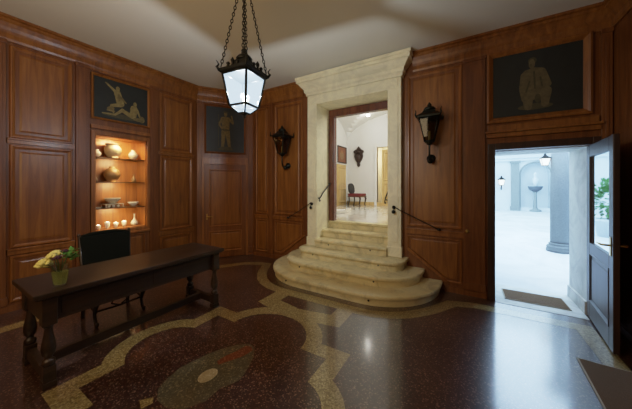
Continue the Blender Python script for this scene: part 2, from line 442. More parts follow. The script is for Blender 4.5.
# right of the stone doorway
panel_mesh(FR, rect(-.825, -.05, .95, 3.40), PROF, 'panel', wall_front)
panel_mesh(FR, [(-.27, .14), (-.05, .14), (-.05, .80), (-.825, .80), (-.825, .55)], PROF_S, 'panel', wall_front)
rail(FR, -.85, -.03, .83, .91, wall_front, .026)
pil(FR, -.03, .235, wall_front, d=.034)
pil(FR, 1.375, 1.465, wall_front, d=.034)
# diagonal stringer mouldings beside the steps
for (s0, z0, s1, z1) in ((-.835, .60, -.27, .17), (-2.83, .60, -3.40, .17)):
    b = MB(FR); n = 2
    dx, dz = s1 - s0, z1 - z0; l = math.hypot(dx, dz); nx, nz = -dz / l * .018, dx / l * .018
    if nz < 0: nx, nz = -nx, -nz
    V = [(s0 - nx, z0 - nz, 0), (s1 - nx, z1 - nz, 0), (s1 + nx, z1 + nz, 0), (s0 + nx, z0 + nz, 0)]
    V += [(x, z, .034) for x, z, _ in V]
    b.add(V, [(0, 1, 2, 3), (7, 6, 5, 4), (0, 4, 5, 1), (1, 5, 6, 2), (2, 6, 7, 3), (3, 7, 4, 0)])
    b.build('stair_moulding', M['woodlt'], wall_front, bevel=.004)
# over-door shelf moulding and door casing
b = MB(FR)
b.box(.245, 1.372, 2.27, 2.33, -.01, .05); b.box(.235, 1.38, 2.33, 2.36, -.01, .085); b.box(.26, 1.36, 2.36, 2.44, -.01, .03)
b.build('overdoor_moulding', M['wood'], wall_front, bevel=.006)
b = MB(FR)
b.box(.262, .348, 0, 2.19, -.01, .045); b.box(1.30, 1.372, 0, 2.19, -.01, .045); b.box(.348, 1.30, 2.10, 2.19, -.01, .045)
b.box(.335, .348, 0, 2.10, -.12, .055)
b.build('door_casing', M['casing'], wall_front, bevel=.006)
# stone lining of the deep reveal to the courtyard
b = MB(FR)
b.box(1.292, 1.302, 0, 2.10, -.73, -.10); b.box(.346, .356, 0, 2.10, -.73, -.10); b.box(.35, 1.30, 2.092, 2.102, -.73, -.10)
b.box(1.27, 1.292, 0, .16, -.73, -.10)
b.build('stone_reveal', M['reveal'], wall_front)
# corner (bay) wall
pil(FB, .0, .095, wall_corner, d=.03); pil(FB, 1.08, 1.19, wall_corner, d=.03)
rail(FB, .10, 1.07, 2.13, 2.23, wall_corner, .03)
b = MB(FB); b.box(.10, .145, 0, 2.13, -.01, .04); b.box(1.03, 1.075, 0, 2.13, -.01, .04); b.box(.145, 1.03, 2.08, 2.13, -.01, .04)
b.build('door_casing', M['woodlt'], wall_corner, bevel=.005)
# right and rear wall, plain panelling
for s0 in (-1.3, -.1, 1.1, 2.3): 
    panel_mesh(FRX, rect(s0, s0 + 1.05, .95, 3.38), PROF, 'panel', wall_right); panel_mesh(FRX, rect(s0, s0 + 1.05, .12, .84), PROF, 'panel', wall_right)
for k in range(5):
    s0 = -4.8 + k * 1.25
    panel_mesh(FBY, rect(s0, s0 + 1.1, .95, 3.38), PROF, 'panel', wall_rear); panel_mesh(FBY, rect(s0, s0 + 1.1, .12, .84), PROF, 'panel', wall_rear)

# closed door in the corner wall
door_2 = struct(MB(FB).box(.147, 1.028, .012, 2.078, .001, .018).build('door_2', M['wooddk']))
for z0, z1 in ((.14, .60), (.70, 1.97)): panel_mesh(lambda s, z, d: FB(s, z, d + .018), rect(.24, .935, z0, z1), PROF_S, 'panel', door_2)
b = MB(FB)
b.tube([(.20, .93, .018), (.20, .93, .07), (.24, .93, .075), (.32, .925, .075)], [.011, .010, .009, .008], 8)
b.box(.185, .215, .86, .99, .015, .024)
b.build('door_handle', M['brass'], door_2)

# ------------------------------------------------------------------ open glazed door leaf to the courtyard
hx, hy = 1.285, 4.40; ex, ey = 1.185, 3.455
ang = math.atan2(ey - hy, ex - hx); Ld = math.hypot(ex - hx, ey - hy)
dvec = Vector((math.cos(ang), math.sin(ang))); nvec = Vector((-abs(math.sin(ang)), math.cos(ang) * (-1 if math.sin(ang) > 0 else 1)))
nvec = Vector((dvec.y, -dvec.x))
if nvec.x > 0: nvec = -nvec
def FD(s, z, d): return (hx + dvec.x * s + nvec.x * d, hy + dvec.y * s + nvec.y * d, z)
b = MB(FD)
b.box(0, .13, .02, 2.09, -.045, 0); b.box(Ld - .12, Ld, .02, 2.09, -.045, 0)
b.box(.13, Ld - .12, 1.95, 2.09, -.045, 0); b.box(.13, Ld - .12, .80, .92, -.045, 0); b.box(.13, Ld - .12, .02, .22, -.045, 0)
b.box(.13, Ld - .12, .22, .80, -.035, -.012)
door_1 = struct(b.build('door_1', M['casing'], bevel=.006))
panel_mesh(lambda s, z, d: FD(s, z, d - .012), rect(.13, Ld - .12, .22, .80), PROF_S, 'panel', door_1, M['casing']).data.materials[0] = M['casing']
MB(FD).box(.13, Ld - .12, .92, 1.95, -.028, -.022).build('glass_pane', M['mirror'], door_1)
b = MB(FD)
b.box(Ld - .085, Ld - .045, .93, 1.11, 0, .006)
b.tube([(Ld - .065, 1.03, 0), (Ld - .065, 1.03, .055), (Ld - .10, 1.03, .065), (Ld - .20, 1.025, .062)], [.010, .010, .010, .008])
b.build('door_handle', M['brass'], door_1)
b = MB(FD)
b.tube([(Ld - .065, 1.03, -.045), (Ld - .065, 1.03, -.10), (Ld - .10, 1.03, -.11), (Ld - .19, 1.025, -.11)], [.010, .010, .010, .008])
b.build('door_handle', M['brass'], door_1)

# ------------------------------------------------------------------ stone doorway
cxp = -1.81
portal = thing('stone_doorway', 'tall cream limestone door surround with deep cornice standing on the curved steps', 'doorway', (cxp, RY, .435))
PT = lambda x, y, z: (x - cxp, y - RY, z - .435)
for sx in (-1, 1):
    x0, x1 = (-2.71, -2.497) if sx < 0 else (-1.123, -.905)
    b = MB(PT)
    b.box(x0, x1, 4.20, 5.028, .437, 3.2)
    b.box(x0 - .012, x1 + .012, 4.185, 4.315, .437, .60)
    xm0, xm1 = x0 + .045, x1 - .045
    b.box(xm0, xm1, 4.188, 4.20, .68, 3.12)
    b.build('stone_jamb', M['stone'], portal, bevel=.006)
b = MB(PT); b.box(-2.71, -.905, 4.20, 5.028, 3.2, 3.38); b.box(-2.66, -.955, 4.188, 4.20, 3.235, 3.34)
b.build('stone_lintel', M['stone'], portal, bevel=.006)
cpr = [(0, 3.38), (.02, 3.38), (.025, 3.42), (.05, 3.45), (.055, 3.50), (.10, 3.55), (.135, 3.60), (.165, 3.615), (.165, 3.66), (.18, 3.67), (.18, 3.715), (0, 3.715)]
pp = [(-.905, 4.312), (-.905, 4.20), (-2.71, 4.20), (-2.71, 4.312)]
offs = [offset_poly(pp, d, False) for d, z in cpr]
# travelling from right to left along the front face, "right of travel" is into the room
offs = [offset_poly(pp[::-1], -d, False) for d, z in cpr]
R = [[(offs[k][i][0], offs[k][i][1], cpr[k][1]) for k in range(len(cpr))] for i in range(4)]
b = MB(PT); b.rings(R, True, True); b.box(-2.70, -.915, 4.205, 4.312, 3.38, 3.71)
b.build('stone_cornice', M['stone'], portal)

# reddish wooden frame set in the doorway
fr = thing('wooden_door_frame', 'polished red-brown wooden frame inside the stone doorway at the top step', 'door frame', (cxp, 4.76, .872))
FT = lambda x, y, z: (x - cxp, y - 4.76, z - .872)
for x0, x1 in ((-2.495, -2.375), (-1.245, -1.125)):
    b = MB(FT); b.box(x0, x1, 4.705, 4.83, .873, 3.05); b.box(x0 + .02, x1 - .02, 4.692, 4.705, .873, 3.05)
    b.build('frame_post', M['frame_red'], fr, bevel=.006)
b = MB(FT); b.box(-2.495, -1.125, 4.705, 4.83, 3.05, 3.198); b.box(-2.475, -1.145, 4.692, 4.705, 3.07, 3.18)
b.build('frame_head', M['frame_red'], fr, bevel=.006)

# ------------------------------------------------------------------ marble steps
stairs = thing('marble_stairs', 'flight of six worn cream marble steps, lower three rounded, below the stone doorway', 'stairs', (-1.79, 3.75, 0))
ST = lambda x, y, z: (x + 1.79, y - 3.75, z)
def step_outline(hw, yf, r, yb=4.315, n=12):
    c = -1.79
    P = [(c + hw, yb)]
    P += [(c + hw - r + r * math.cos(t), yf + r - r * math.sin(t)) for t in [PI / 2 * k / n for k in range(n + 1)]]
    P += [(c - hw + r - r * math.sin(t), yf + r - r * math.cos(t)) for t in [PI / 2 * k / n for k in range(n + 1)]]
    P += [(c - hw, yb)]
    return P
def shrink(hw, yf, r, i, yb): return step_outline(hw - i, yf + i, max(.02, r - i), yb)
RI = .145
def rounded_step(k, hw, yf, r):
    z0, z1 = k * RI, (k + 1) * RI
    R = [[(x, y, z) for x, y in shrink(hw, yf, r, i, 4.312)] for i, z in
         ((.035, z0 + .001), (.035, z1 - .062), (.022, z1 - .052), (.004, z1 - .046), (0, z1 - .034), (0, z1 - .016), (.004, z1 - .005), (.013, z1))]
    b = MB(ST); b.rings(R, True, True, 0, False)
    return b.build('step', M['steps'], stairs)
s1 = rounded_step(0, 1.48, 3.20, .98); s2 = rounded_step(1, 1.23, 3.51, .66); s3 = rounded_step(2, .985, 3.83, .25)
def straight_step(k, yf, yb, x0=-2.495, x1=-1.125):
    z0, z1 = k * RI, (k + 1) * RI
    pr = [(yf + .03, z0 + .001), (yf + .03, z1 - .055), (yf + .015, z1 - .045), (yf, z1 - .036), (yf, z1 - .012), (yf + .010, z1), (yb, z1), (yb, z0 + .001)]
    b = MB(ST); b.rings([[(x, y, z) for y, z in pr] for x in (x0, x1)], True, True)
    return b.build('step', M['steps'], stairs)
s4 = straight_step(3, 4.10, 4.86); s5 = straight_step(4, 4.40, 4.86); s6 = straight_step(5, 4.69, 4.86)
for st, pts in ((s1, [(-2.50, 3.235, .07), (-1.12, 3.235, .07)]), (s2, [(-2.45, 3.545, .215), (-1.15, 3.545, .215)]), (s3, [(-2.38, 3.865, .36), (-1.18, 3.865, .36)]), (s4, [(-2.2, 4.13, .505), (-1.4, 4.13, .505)])):
    for p in pts:
        q = ST(*p); MB().ball(q, .013, 8, 6).build('stud', M['iron'], st)

struct(MB().box(-2.71, -.905, 4.862, 5.03, -.01, .80).build('leak_fill_behind_steps', M['white']))  # unseen fill block added to stop outside light leaking under the steps
struct(MB().box(-2.71, -.905, 4.316, 4.86, -.01, .434).build('leak_fill_under_steps', M['steps']))  # unseen block added below jambs and steps against the same light leak

# ------------------------------------------------------------------ iron handrails
def handrail(name_label, sx):
    # sx=+1 right of the doorway, -1 left; the rail runs down the panelled wall
    xa = -1.015 if sx > 0 else -2.60
    r = thing('iron_handrail', name_label, 'handrail', (xa, 4.20, 1.25))
    e = (.66, -.31) if sx > 0 else (-.62, -.31)
    b = MB()
    b.tube([(0, -.055, .02), (e[0] * .15, -.05, e[1] * .12), (e[0] * .5, -.0, e[1] * .5), (e[0] * .92, .03, e[1] * .93), (e[0] * .98, .03, e[1] * .97 - .01)], .0075, 8)
    b.build('rail', M['iron'], r)
    b = MB(); b.ball((e[0], .035, e[1] - .005), .024, 10, 8, sc=(1.3, .8, .8)); b.tube([(e[0], .035, e[1]), (e[0], .105, e[1])], .01, 6); b.build('end_scroll', M['iron'], r)
    b = MB(); b.lathe([(0, -.0), (.03, 0), (.03, .01), (.0, .014)], (0, 0, 0), 12, T=lambda x, y, z: (x, -z - .012, y))
    b.tube([(0, -.01, 0), (0, -.06, .015), (0, -.065, .03)], .009, 6); b.build('wall_plate', M['iron'], r)
    b = MB(); b.tube([(0, -.055, .01), (0, -.055, -.05)], .006, 6); b.ball((0, -.055, -.07), .030, 10, 8, sc=(1, .7, 1)); b.build('hanging_knob', M['bronze'], r)
    return r
handrail('thin black iron handrail on wood panelling right of the stone doorway', 1)
handrail('thin black iron handrail on wood panelling left of the stone doorway', -1)
for sx, x, lab in ((-1, -2.497, 'short black iron handrail inside the doorway on its left stone reveal'), (1, -1.123, 'short black iron handrail inside the doorway on its right stone reveal')):
    r = thing('reveal_handrail', lab, 'handrail', (x, 4.25, 1.38))
    o = -sx * .05
    b = MB(); b.tube([(o * .2, 0, -.02), (o, .0, -.01), (o * 1.1, .03, .02), (o, .12, .09), (o, .40, .26), (o, .44, .27), (o * .2, .44, .27)], .012, 8); b.build('rail', M['iron'], r)
    b = MB(); b.tube([(o, .02, 0), (o, -.02, -.02), (o, -.035, -.06), (o, -.01, -.08), (o, .015, -.055)], .009, 6); b.build('end_scroll', M['iron'], r)

# ------------------------------------------------------------------ wall lanterns
def square_ring(h, z): return [(h, h, z), (-h, h, z), (-h, -h, z), (h, -h, z)]
def sconce(label, x, group='black lanterns flanking the stone doorway'):
    r = thing('wall_lantern', label, 'wall lantern', (x, RY - .012, 2.03), 0)
    # local: y negative is out of the wall, z 0 at the arm boss
    c = -.21
    b = MB(); b.lathe([(0, 0), (.065, 0), (.062, .012), (.03, .022), (.018, .035), (0, .04)], (0, 0, 0), 16, T=lambda X, Y, Z: (X, -Z - .002, Y))
    b.build('wall_plate', M['bronze'], r)
    b = MB(); b.tube([(0, -.02, 0), (0, -.07, -.045), (0, -.13, -.055), (0, -.185, -.02), (0, -.21, .05), (0, c, .16), (0, c, .22)], [.016, .016, .015, .015, .014, .013, .02], 8)
    b.ball((0, -.10, -.045), .045, 12, 10); b.lathe([(.0, .18), (.03, .185), (.045, .21), (.07, .225), (.07, .235), (0, .236)], (0, c, 0), 12)
    b.build('arm', M['bronze'], r)
    zb, zt, hb, ht = .24, .57, .062, .125
    b = MB(lambda X, Y, Z: (X, Y + c, Z))
    for sx in (-1, 1):
        for sy in (-1, 1):
            b.tube([(sx * hb, sy * hb, zb), (sx * ht, sy * ht, zt)], .0095, 4)
    for h, z, t in ((hb, zb, .011), (ht, zt, .014)):
        P = square_ring(h, z)
        for i in range(4): b.tube([P[i], P[(i + 1) % 4]], t, 4)
    b.build('lantern_frame', M['bronze'], r)
    for k in range(4):
        g = MB(lambda X, Y, Z: (X, Y + c, Z)); A = square_ring(hb - .002, zb); Bq = square_ring(ht - .002, zt)
        g.add([A[k], A[(k + 1) % 4], Bq[(k + 1) % 4], Bq[k]], [(0, 1, 2, 3)]); g.build('glass_pane', M['sglass'], r)
    b = MB(lambda X, Y, Z: (X, Y + c, Z))
    q = PI / 4; s2_ = math.sqrt(2)
    b.lathe([(.0, zt + .01), (.165 * s2_, zt + .008), (.165 * s2_, zt + .03), (.13 * s2_, zt + .06), (.095 * s2_, zt + .085), (.07 * s2_, zt + .125), (.0, zt + .13)], (0, 0, 0), 4, rot=q, smooth=False)
    b.lathe([(0, zt + .12), (.072, zt + .125), (.085, zt + .15), (.06, zt + .178), (.028, zt + .185), (.034, zt + .205), (.018, zt + .23), (.006, zt + .25), (0, zt + .252)], (0, 0, 0), 12)
    b.build('crown', M['bronze'], r)
    for sx in (-1, 1):
        for sy in (-1, 1):
            f = MB(lambda X, Y, Z: (X, Y + c, Z)); x0, y0 = sx * .16, sy * .16
            f.tube([(x0, y0, zt + .01), (x0 * 1.07, y0 * 1.07, zt + .05), (x0 * 1.02, y0 * 1.02, zt + .085), (x0 * 1.1, y0 * 1.1, zt + .12)], [.012, .014, .008, .003], 6)
            f.build('finial', M['bronze'], r)
    b = MB(lambda X, Y, Z: (X, Y + c, Z)); b.lathe([(0, zb), (.017, zb), (.017, zb + .15), (.0, zb + .155)], (0, 0, 0), 10); b.build('candle', M['candle'], r)
    return r
sconce('black iron lantern bracketed on the wood panel left of the stone doorway', -3.26)
sconce('black iron lantern bracketed on the wood panel right of the stone doorway', -.47)

# ------------------------------------------------------------------ hanging lantern
LC = (-1.876, 1.76); LR = math.radians(7)
lan = thing('hanging_lantern', 'large black iron lantern glowing cool white on four chains from the ceiling', 'lantern', (LC[0], LC[1], 2.38), LR)
hb, ht, zt = .097, .142, .30
b = MB()
for sx in (-1, 1):
    for sy in (-1, 1): b.tube([(sx * hb, sy * hb, 0), (sx * ht, sy * ht, zt)], .012, 4)
for h, z, t in ((hb, 0, .012), (ht, zt, .014)):
    P = square_ring(h, z)
    for i in range(4): b.tube([P[i], P[(i + 1) % 4]], t, 4)
b.build('lantern_frame', M['iron'], lan)
for k in range(4):
    g = MB(); A = square_ring(hb - .002, .004); Bq = square_ring(ht - .002, zt - .004)
    g.add([A[k], A[(k + 1) % 4], Bq[(k + 1) % 4], Bq[k]], [(0, 1, 2, 3)]); g.build('glass_pane', M['lglass'], lan)
b = MB(); P = square_ring(hb, -.0); Pb = square_ring(.04, -.065)
for i in range(4): b.tube([P[i], Pb[i]], .007, 4); b.tube([Pb[i], Pb[(i + 1) % 4]], .007, 4)
b.lathe([(0, -.06), (.035, -.062), (.04, -.07), (.018, -.082), (.012, -.095), (.016, -.105), (.0, -.12)], (0, 0, 0), 10)
b.build('bottom_cage', M['iron'], lan)
g = MB(); A = square_ring(hb - .003, -.003); Bq = square_ring(.04, -.062)
g.rings([A, Bq], False, False); g.build('bottom_glass', M['lglass'], lan)
b = MB(); q = PI / 4; s2_ = math.sqrt(2)
b.lathe([(0, zt + .006), (.158 * s2_, zt + .004), (.168 * s2_, zt + .016), (.168 * s2_, zt + .042), (.150 * s2_, zt + .05), (.105 * s2_, zt + .075), (.07 * s2_, zt + .10), (.062 * s2_, zt + .15), (0, zt + .155)], (0, 0, 0), 4, rot=q, smooth=False)
b.lathe([(0, zt + .15), (.075, zt + .15), (.08, zt + .17), (.062, zt + .195), (.03, zt + .215), (.022, zt + .235), (.032, zt + .25), (.018, zt + .27), (0, zt + .28)], (0, 0, 0), 14)
b.build('crown', M['iron'], lan)
for sx in (-1, 1):
    for sy in (-1, 1):
        f = MB(); x0, y0 = sx * .162, sy * .162
        f.tube([(x0, y0, zt + .02), (x0 * 1.10, y0 * 1.10, zt + .055), (x0 * 1.02, y0 * 1.02, zt + .08), (x0 * 1.12, y0 * 1.12, zt + .115)], [.013, .013, .007, .003], 6)
        f.build('corner_finial', M['iron'], lan)
for ax in (0, 1):
    for sg in (-1, 1):
        for off in (-.055, 0, .055):
            f = MB(); p = [off, off]; p[ax] = sg * .160; p[1 - ax] = off
            hh = .075 if off == 0 else .045
            f.lathe([(0, .04), (.017, .042), (.011, .055), (.021, .04 + hh * .6), (.004, .04 + hh), (0, .042 + hh)], (p[0], p[1], zt), 6); f.build('crest_bud', M['iron'], lan)
for dx, dy, s in ((.03, .02, 1), (-.03, .02, 1), (0, -.035, 1)):
    b = MB(); b.lathe([(.0, .0), (.012, .0), (.012, .07), (0, .07)], (dx, dy, 0), 8); b.build('candle_tube', M['candle'], lan)
    b = MB(); b.ball((dx, dy, .092), .016, 10, 8, sc=(1, 1, 1.6)); b.build('bulb', M['bulb'], lan)
ztop = H - 2.38
def chain(p, q, wide=.011, n=None):
    p, q = Vector(p), Vector(q); L = (q - p).length; n = n or int(L / .034); d = (q - p) / n
    b = MB(); u = d.normalized(); a = u.orthogonal().normalized(); c = u.cross(a)
    for i in range(n):
        m = p + d * (i + .5); w = a if i % 2 else c; hl = d.length * .62
        pts = [tuple(m + u * hl * math.cos(t) + w * wide * math.sin(t)) for t in [2 * PI * k / 8 for k in range(8)]]
        b.tube(pts, .0046, 5, closed=True)
    return b
for sx in (-1, 1):
    for sy in (-1, 1):
        chain((sx * .152, sy * .152, zt + .06), (sx * .012, sy * .012, ztop - .075)).build('chain', M['iron'], lan)
chain((0, 0, zt + .28), (0, 0, ztop - .06), .010).build('chain', M['iron'], lan)
b = MB(); b.lathe([(0, ztop - .085), (.02, ztop - .08), (.03, ztop - .05), (.06, ztop - .025), (.065, ztop - .003), (0, ztop - .002)], (0, 0, 0), 16); b.build('ceiling_rose', M['iron'], lan)

# ------------------------------------------------------------------ paintings
def blob(b, F, c, rx, rz, d, rot=0, mi=1, n=16):
    P = []
    for k in range(n):
        t = 2 * PI * k / n; x, z = rx * math.cos(t), rz * math.sin(t)
        P.append((c[0] + x * math.cos(rot) - z * math.sin(rot), c[1] + x * math.sin(rot) + z * math.cos(rot), d))
    b.add(P, [tuple(range(n))], mi, T=F)
def limb(b, F, p, q, r0, r1, d, mi=1):
    a = math.atan2(q[1] - p[1], q[0] - p[0]); nx, nz = -math.sin(a), math.cos(a)
    P = [(p[0] + nx * r0, p[1] + nz * r0, d), (p[0] - nx * r0, p[1] - nz * r0, d), (p[0] - math.cos(a) * r0 * .0 , p[1], d)]
    V = []
    for k in range(7): t = a + PI / 2 + PI * k / 6; V.append((p[0] + r0 * math.cos(t), p[1] + r0 * math.sin(t), d))
    for k in range(7): t = a - PI / 2 + PI * k / 6; V.append((q[0] + r1 * math.cos(t), q[1] + r1 * math.sin(t), d))
    b.add(V, [tuple(range(14))], mi, T=F)
def painting(F, s0, s1, z0, z1, label, fw, fmat, figs, ground, fig_mats, dep=.035):
    c = F((s0 + s1) / 2, z0, 0)
    r = thing('painting', label, 'painting', c)
    G = lambda s, z, d: tuple(Vector(F(s, z, d)) - Vector(c))
    b = MB(G); b.box(s0, s1, z0, z1, .002, .012, 0)
    w, h = s1 - s0, z1 - z0
    dd = .0124
    for f in figs:
        dd += .00015
        if f[0] == 'b': blob(b, G, (s0 + f[1] * w, z0 + f[2] * h), f[3] * w, f[4] * h, dd, f[5], f[6])
        else: limb(b, G, (s0 + f[1] * w, z0 + f[2] * h), (s0 + f[3] * w, z0 + f[4] * h), f[5] * h, f[6] * h, dd, f[7])
    b.build('canvas', [ground] + fig_mats, r, recalc=False)
    b = MB(G); R = []
    for i, d in [(fw, .002), (fw, dep), (fw * .7, dep + .008), (fw * .4, dep - .006), (.0, .016), (0, .005)]:
        R.append([(s0 - i, z0 - i, d), (s1 + i, z0 - i, d), (s1 + i, z1 + i, d), (s0 - i, z1 + i, d)])
    b.rings(R, False, False); b.build('picture_frame', fmat, r)
    return r
# seated and reclining figures, on the left wall
fig1 = [('b', .50, .12, .38, .06, 0, 3), ('l', .40, .72, .46, .45, .075, .085, 1), ('b', .41, .82, .036, .062, 0, 1), ('l', .36, .74, .20, .90, .035, .018, 1), ('l', .47, .42, .30, .36, .055, .035, 1), ('l', .30, .36, .33, .20, .038, .022, 1),
        ('l', .34, .22, .22, .22, .02, .012, 1), ('l', .72, .40, .70, .20, .085, .08, 1), ('b', .74, .52, .036, .062, 0, 1), ('l', .68, .18, .50, .28, .06, .045, 1), ('l', .50, .30, .36, .14, .042, .025, 1), ('l', .36, .14, .14, .13, .026, .014, 1),
        ('l', .78, .38, .86, .14, .03, .018, 1), ('b', .88, .14, .06, .09, 0, 2), ('b', .80, .12, .10, .05, 0, 2), ('l', .46, .62, .56, .50, .03, .02, 2), ('b', .28, .28, .07, .05, .3, 2), ('b', .43, .6, .03, .1, 0, 2)]
painting(FL, 1.585, 2.35, 2.69, 3.335, 'dark painting of two pale ochre figures, above the lit display niche', .035, M['wood'], fig1, M['canvas'], [M['figure'], M['figure2'], M['figure3']])
fig2 = [('b', .50, .07, .20, .03, 0, 3), ('l', .45, .46, .42, .12, .05, .028, 1), ('l', .55, .46, .60, .12, .05, .028, 1), ('l', .50, .72, .50, .46, .085, .075, 1), ('b', .50, .855, .045, .05, 0, 1), ('b', .50, .90, .06, .02, 0, 2),
        ('l', .42, .76, .33, .62, .032, .022, 1), ('l', .33, .62, .42, .50, .022, .016, 1), ('l', .58, .76, .70, .66, .032, .022, 1), ('l', .70, .66, .66, .82, .02, .014, 1), ('b', .50, .50, .11, .022, 0, 2), ('l', .31, .14, .31, .84, .006, .006, 2), ('l', .38, .10, .64, .10, .02, .02, 2)]
painting(FB, .185, .985, 2.36, 3.36, 'slate-blue painting of a standing ochre figure, above the closed corner door', .04, M['wooddk'], fig2, M['canvas_blue'], [M['figure2'], M['figure3'], M['figure3']])
fig3 = [('b', .5, .12, .20, .05, 0, 3), ('b', .47, .84, .05, .05, 0, 3), ('b', .465, .79, .036, .075, 0, 1), ('l', .42, .64, .56, .64, .07, .07, 1), ('l', .49, .60, .49, .36, .13, .10, 1), ('l', .39, .62, .36, .42, .06, .045, 1), ('l', .36, .42, .38, .24, .045, .035, 1),
        ('l', .58, .62, .64, .44, .055, .045, 1), ('l', .64, .44, .52, .38, .04, .03, 1), ('l', .44, .30, .62, .34, .09, .07, 1), ('l', .62, .34, .61, .14, .07, .045, 1), ('l', .42, .30, .42, .12, .07, .05, 1),
        ('l', .49, .66, .50, .40, .012, .01, 2), ('l', .44, .52, .40, .36, .012, .01, 2), ('b', .53, .24, .035, .07, 0, 3), ('b', .455, .77, .010, .02, 0, 3), ('l', .56, .56, .58, .42, .012, .01, 2)]
painting(FR, .325, 1.225, 2.545, 3.385, 'large dark painting of a dim seated figure, above the open courtyard door', .075, M['wood'], fig3, M['canvas'], [M['figure3b'], M['figure3'], M['figure3']], .05)

# ------------------------------------------------------------------ display niche
nch = thing('display_niche', 'wood-lined niche with three shelves glowing orange in the left wall', 'display niche', (-5.0, 1.967, .88))
NT = lambda x, y, z: (x + 5, y - 1.967, z - .88)
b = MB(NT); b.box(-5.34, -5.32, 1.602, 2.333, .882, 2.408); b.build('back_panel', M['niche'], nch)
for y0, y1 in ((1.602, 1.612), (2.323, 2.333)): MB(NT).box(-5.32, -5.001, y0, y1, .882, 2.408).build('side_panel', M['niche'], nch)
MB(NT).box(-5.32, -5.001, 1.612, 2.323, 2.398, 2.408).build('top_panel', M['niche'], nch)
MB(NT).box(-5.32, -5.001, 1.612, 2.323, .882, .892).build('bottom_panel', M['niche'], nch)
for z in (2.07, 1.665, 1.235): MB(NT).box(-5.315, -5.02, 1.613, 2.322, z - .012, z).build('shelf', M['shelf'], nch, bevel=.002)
def pot(name, label, cat, y, z, prof, mat, x=-5.17, group=None, n=20):
    b = MB(); b.lathe(prof, (0, 0, 0), n); o = b.build(name, mat); o.location = (x, y, z + .0015)
    return tag(o, label, cat, group)
def sc_(prof, k, kz=None): return [(r * k, z * (kz or k)) for r, z in prof]
JAR = [(0, 0), (.045, 0), (.07, .02), (.10, .07), (.115, .12), (.11, .17), (.085, .205), (.09, .222), (.10, .23), (.085, .226), (.075, .20), (.0, .19)]
GLOBE = [(0, 0), (.03, 0), (.034, .01), (.06, .035), (.075, .075), (.065, .115), (.035, .145), (.028, .155), (.038, .17), (.03, .168), (0, .15)]
BOWL = [(0, 0), (.035, 0), (.038, .012), (.055, .022), (.085, .055), (.10, .085), (.094, .086), (.07, .045), (0, .022)]
CUP = [(0, 0), (.020, 0), (.022, .006), (.032, .02), (.038, .055), (.035, .056), (.028, .02), (0, .012)]
o = pot('ceramic_jar', 'large grey-buff jar with dark wide rim on top shelf of the niche', 'jar', 1.895, 2.07, sc_(JAR, 1.05, 1.02), M['ceramic'])
b = MB(); b.lathe([(.092, .222), (.108, .230), (.108, .240), (.09, .240), (.085, .225)], (0, 0, 0), 20, cap=False); b.build('rim', M['shelf'], o)
pot('round_vase', 'small round speckled vase at right end of the top niche shelf', 'vase', 2.20, 2.07, sc_(GLOBE, 1.0), M['porcp'])
pot('white_pot', 'pale rounded pot at left end of the top niche shelf', 'pot', 1.68, 2.07, sc_(GLOBE, .75), M['porc'])
o = pot('globular_pot', 'large round brown and yellow pot in middle of the second niche shelf', 'pot', 1.885, 1.665, [(0, 0), (.04, 0), (.05, .015), (.09, .05), (.115, .11), (.112, .16), (.09, .205), (.05, .235), (.04, .245), (.045, .262), (.038, .262), (0, .24)], M['ceramicb'])
pot('small_flask', 'little brown flask with narrow neck at right of second niche shelf', 'flask', 2.21, 1.665, [(0, 0), (.025, 0), (.04, .025), (.042, .05), (.025, .08), (.012, .10), (.011, .13), (.018, .14), (.0, .138)], M['ceramicb'])
pot('small_flask', 'little brown flask at left end of second niche shelf', 'flask', 1.66, 1.665, [(0, 0), (.022, 0), (.032, .02), (.032, .04), (.018, .065), (.010, .08), (.014, .09), (.0, .09)], M['ceramicb'])
pot('painted_bowl', 'dark patterned porcelain bowl in middle of the third niche shelf', 'bowl', 1.89, 1.30, sc_(BOWL, 1.18, 1.1), M['porcp'])
b = MB(); b.box(-.10, .10, -.13, .13, 0, .008)
for sx in (-1, 1):
    for sy in (-1, 1): b.box(sx * .09 - .006, sx * .09 + .006, sy * .12 - .006, sy * .12 + .006, -.056, 0)
o = b.build('plate_stand', M['porc']); o.location = (-5.17, 1.89, 1.2925); tag(o, 'low pale four-legged stand under the patterned porcelain bowl', 'stand')
for k, y in enumerate((1.82, 1.885, 1.95)):
    pot('small_cup', 'tiny white cup in the row below the patterned porcelain bowl', 'cup', y, 1.235, sc_(CUP, .62, .75), M['porc'], -5.11, 'tiny white cups on the third niche shelf')
pot('white_bowl', 'white footed bowl at right end of the third niche shelf', 'bowl', 2.20, 1.235, sc_(BOWL, .85, .9), M['porc'])
pot('white_dish', 'shallow white dish at left end of the third niche shelf', 'dish', 1.67, 1.235, [(0, 0), (.03, 0), (.032, .006), (.06, .02), (.055, .021), (0, .01)], M['porc'], -5.10)
for k, (y, hgt, lab) in enumerate(((1.68, .07, 'low white cup at far left of the niche floor'), (1.80, .11, 'slim pale cup second from left on the niche floor'), (1.92, .085, 'wide white cup in middle of the niche floor'), (2.04, .10, 'slim pale cup just right of the middle cup on the niche floor'))):
    o = pot('porcelain_cup', lab, 'cup', y, .892, sc_(CUP, 1.0, hgt / .056), M['porc'], -5.12, 'white cups on the niche floor')
    b = MB(); b.ball((0, 0, hgt * .9), .018, 8, 6); b.build('candle_flame', M['glow'], o)
pot('white_ewer', 'white ewer with tall thin neck at right of the niche floor', 'ewer', 2.21, .892, [(0, 0), (.035, 0), (.05, .02), (.058, .05), (.045, .08), (.02, .105), (.011, .14), (.009, .19), (.015, .205), (0, .203)], M['porc'], -5.15)

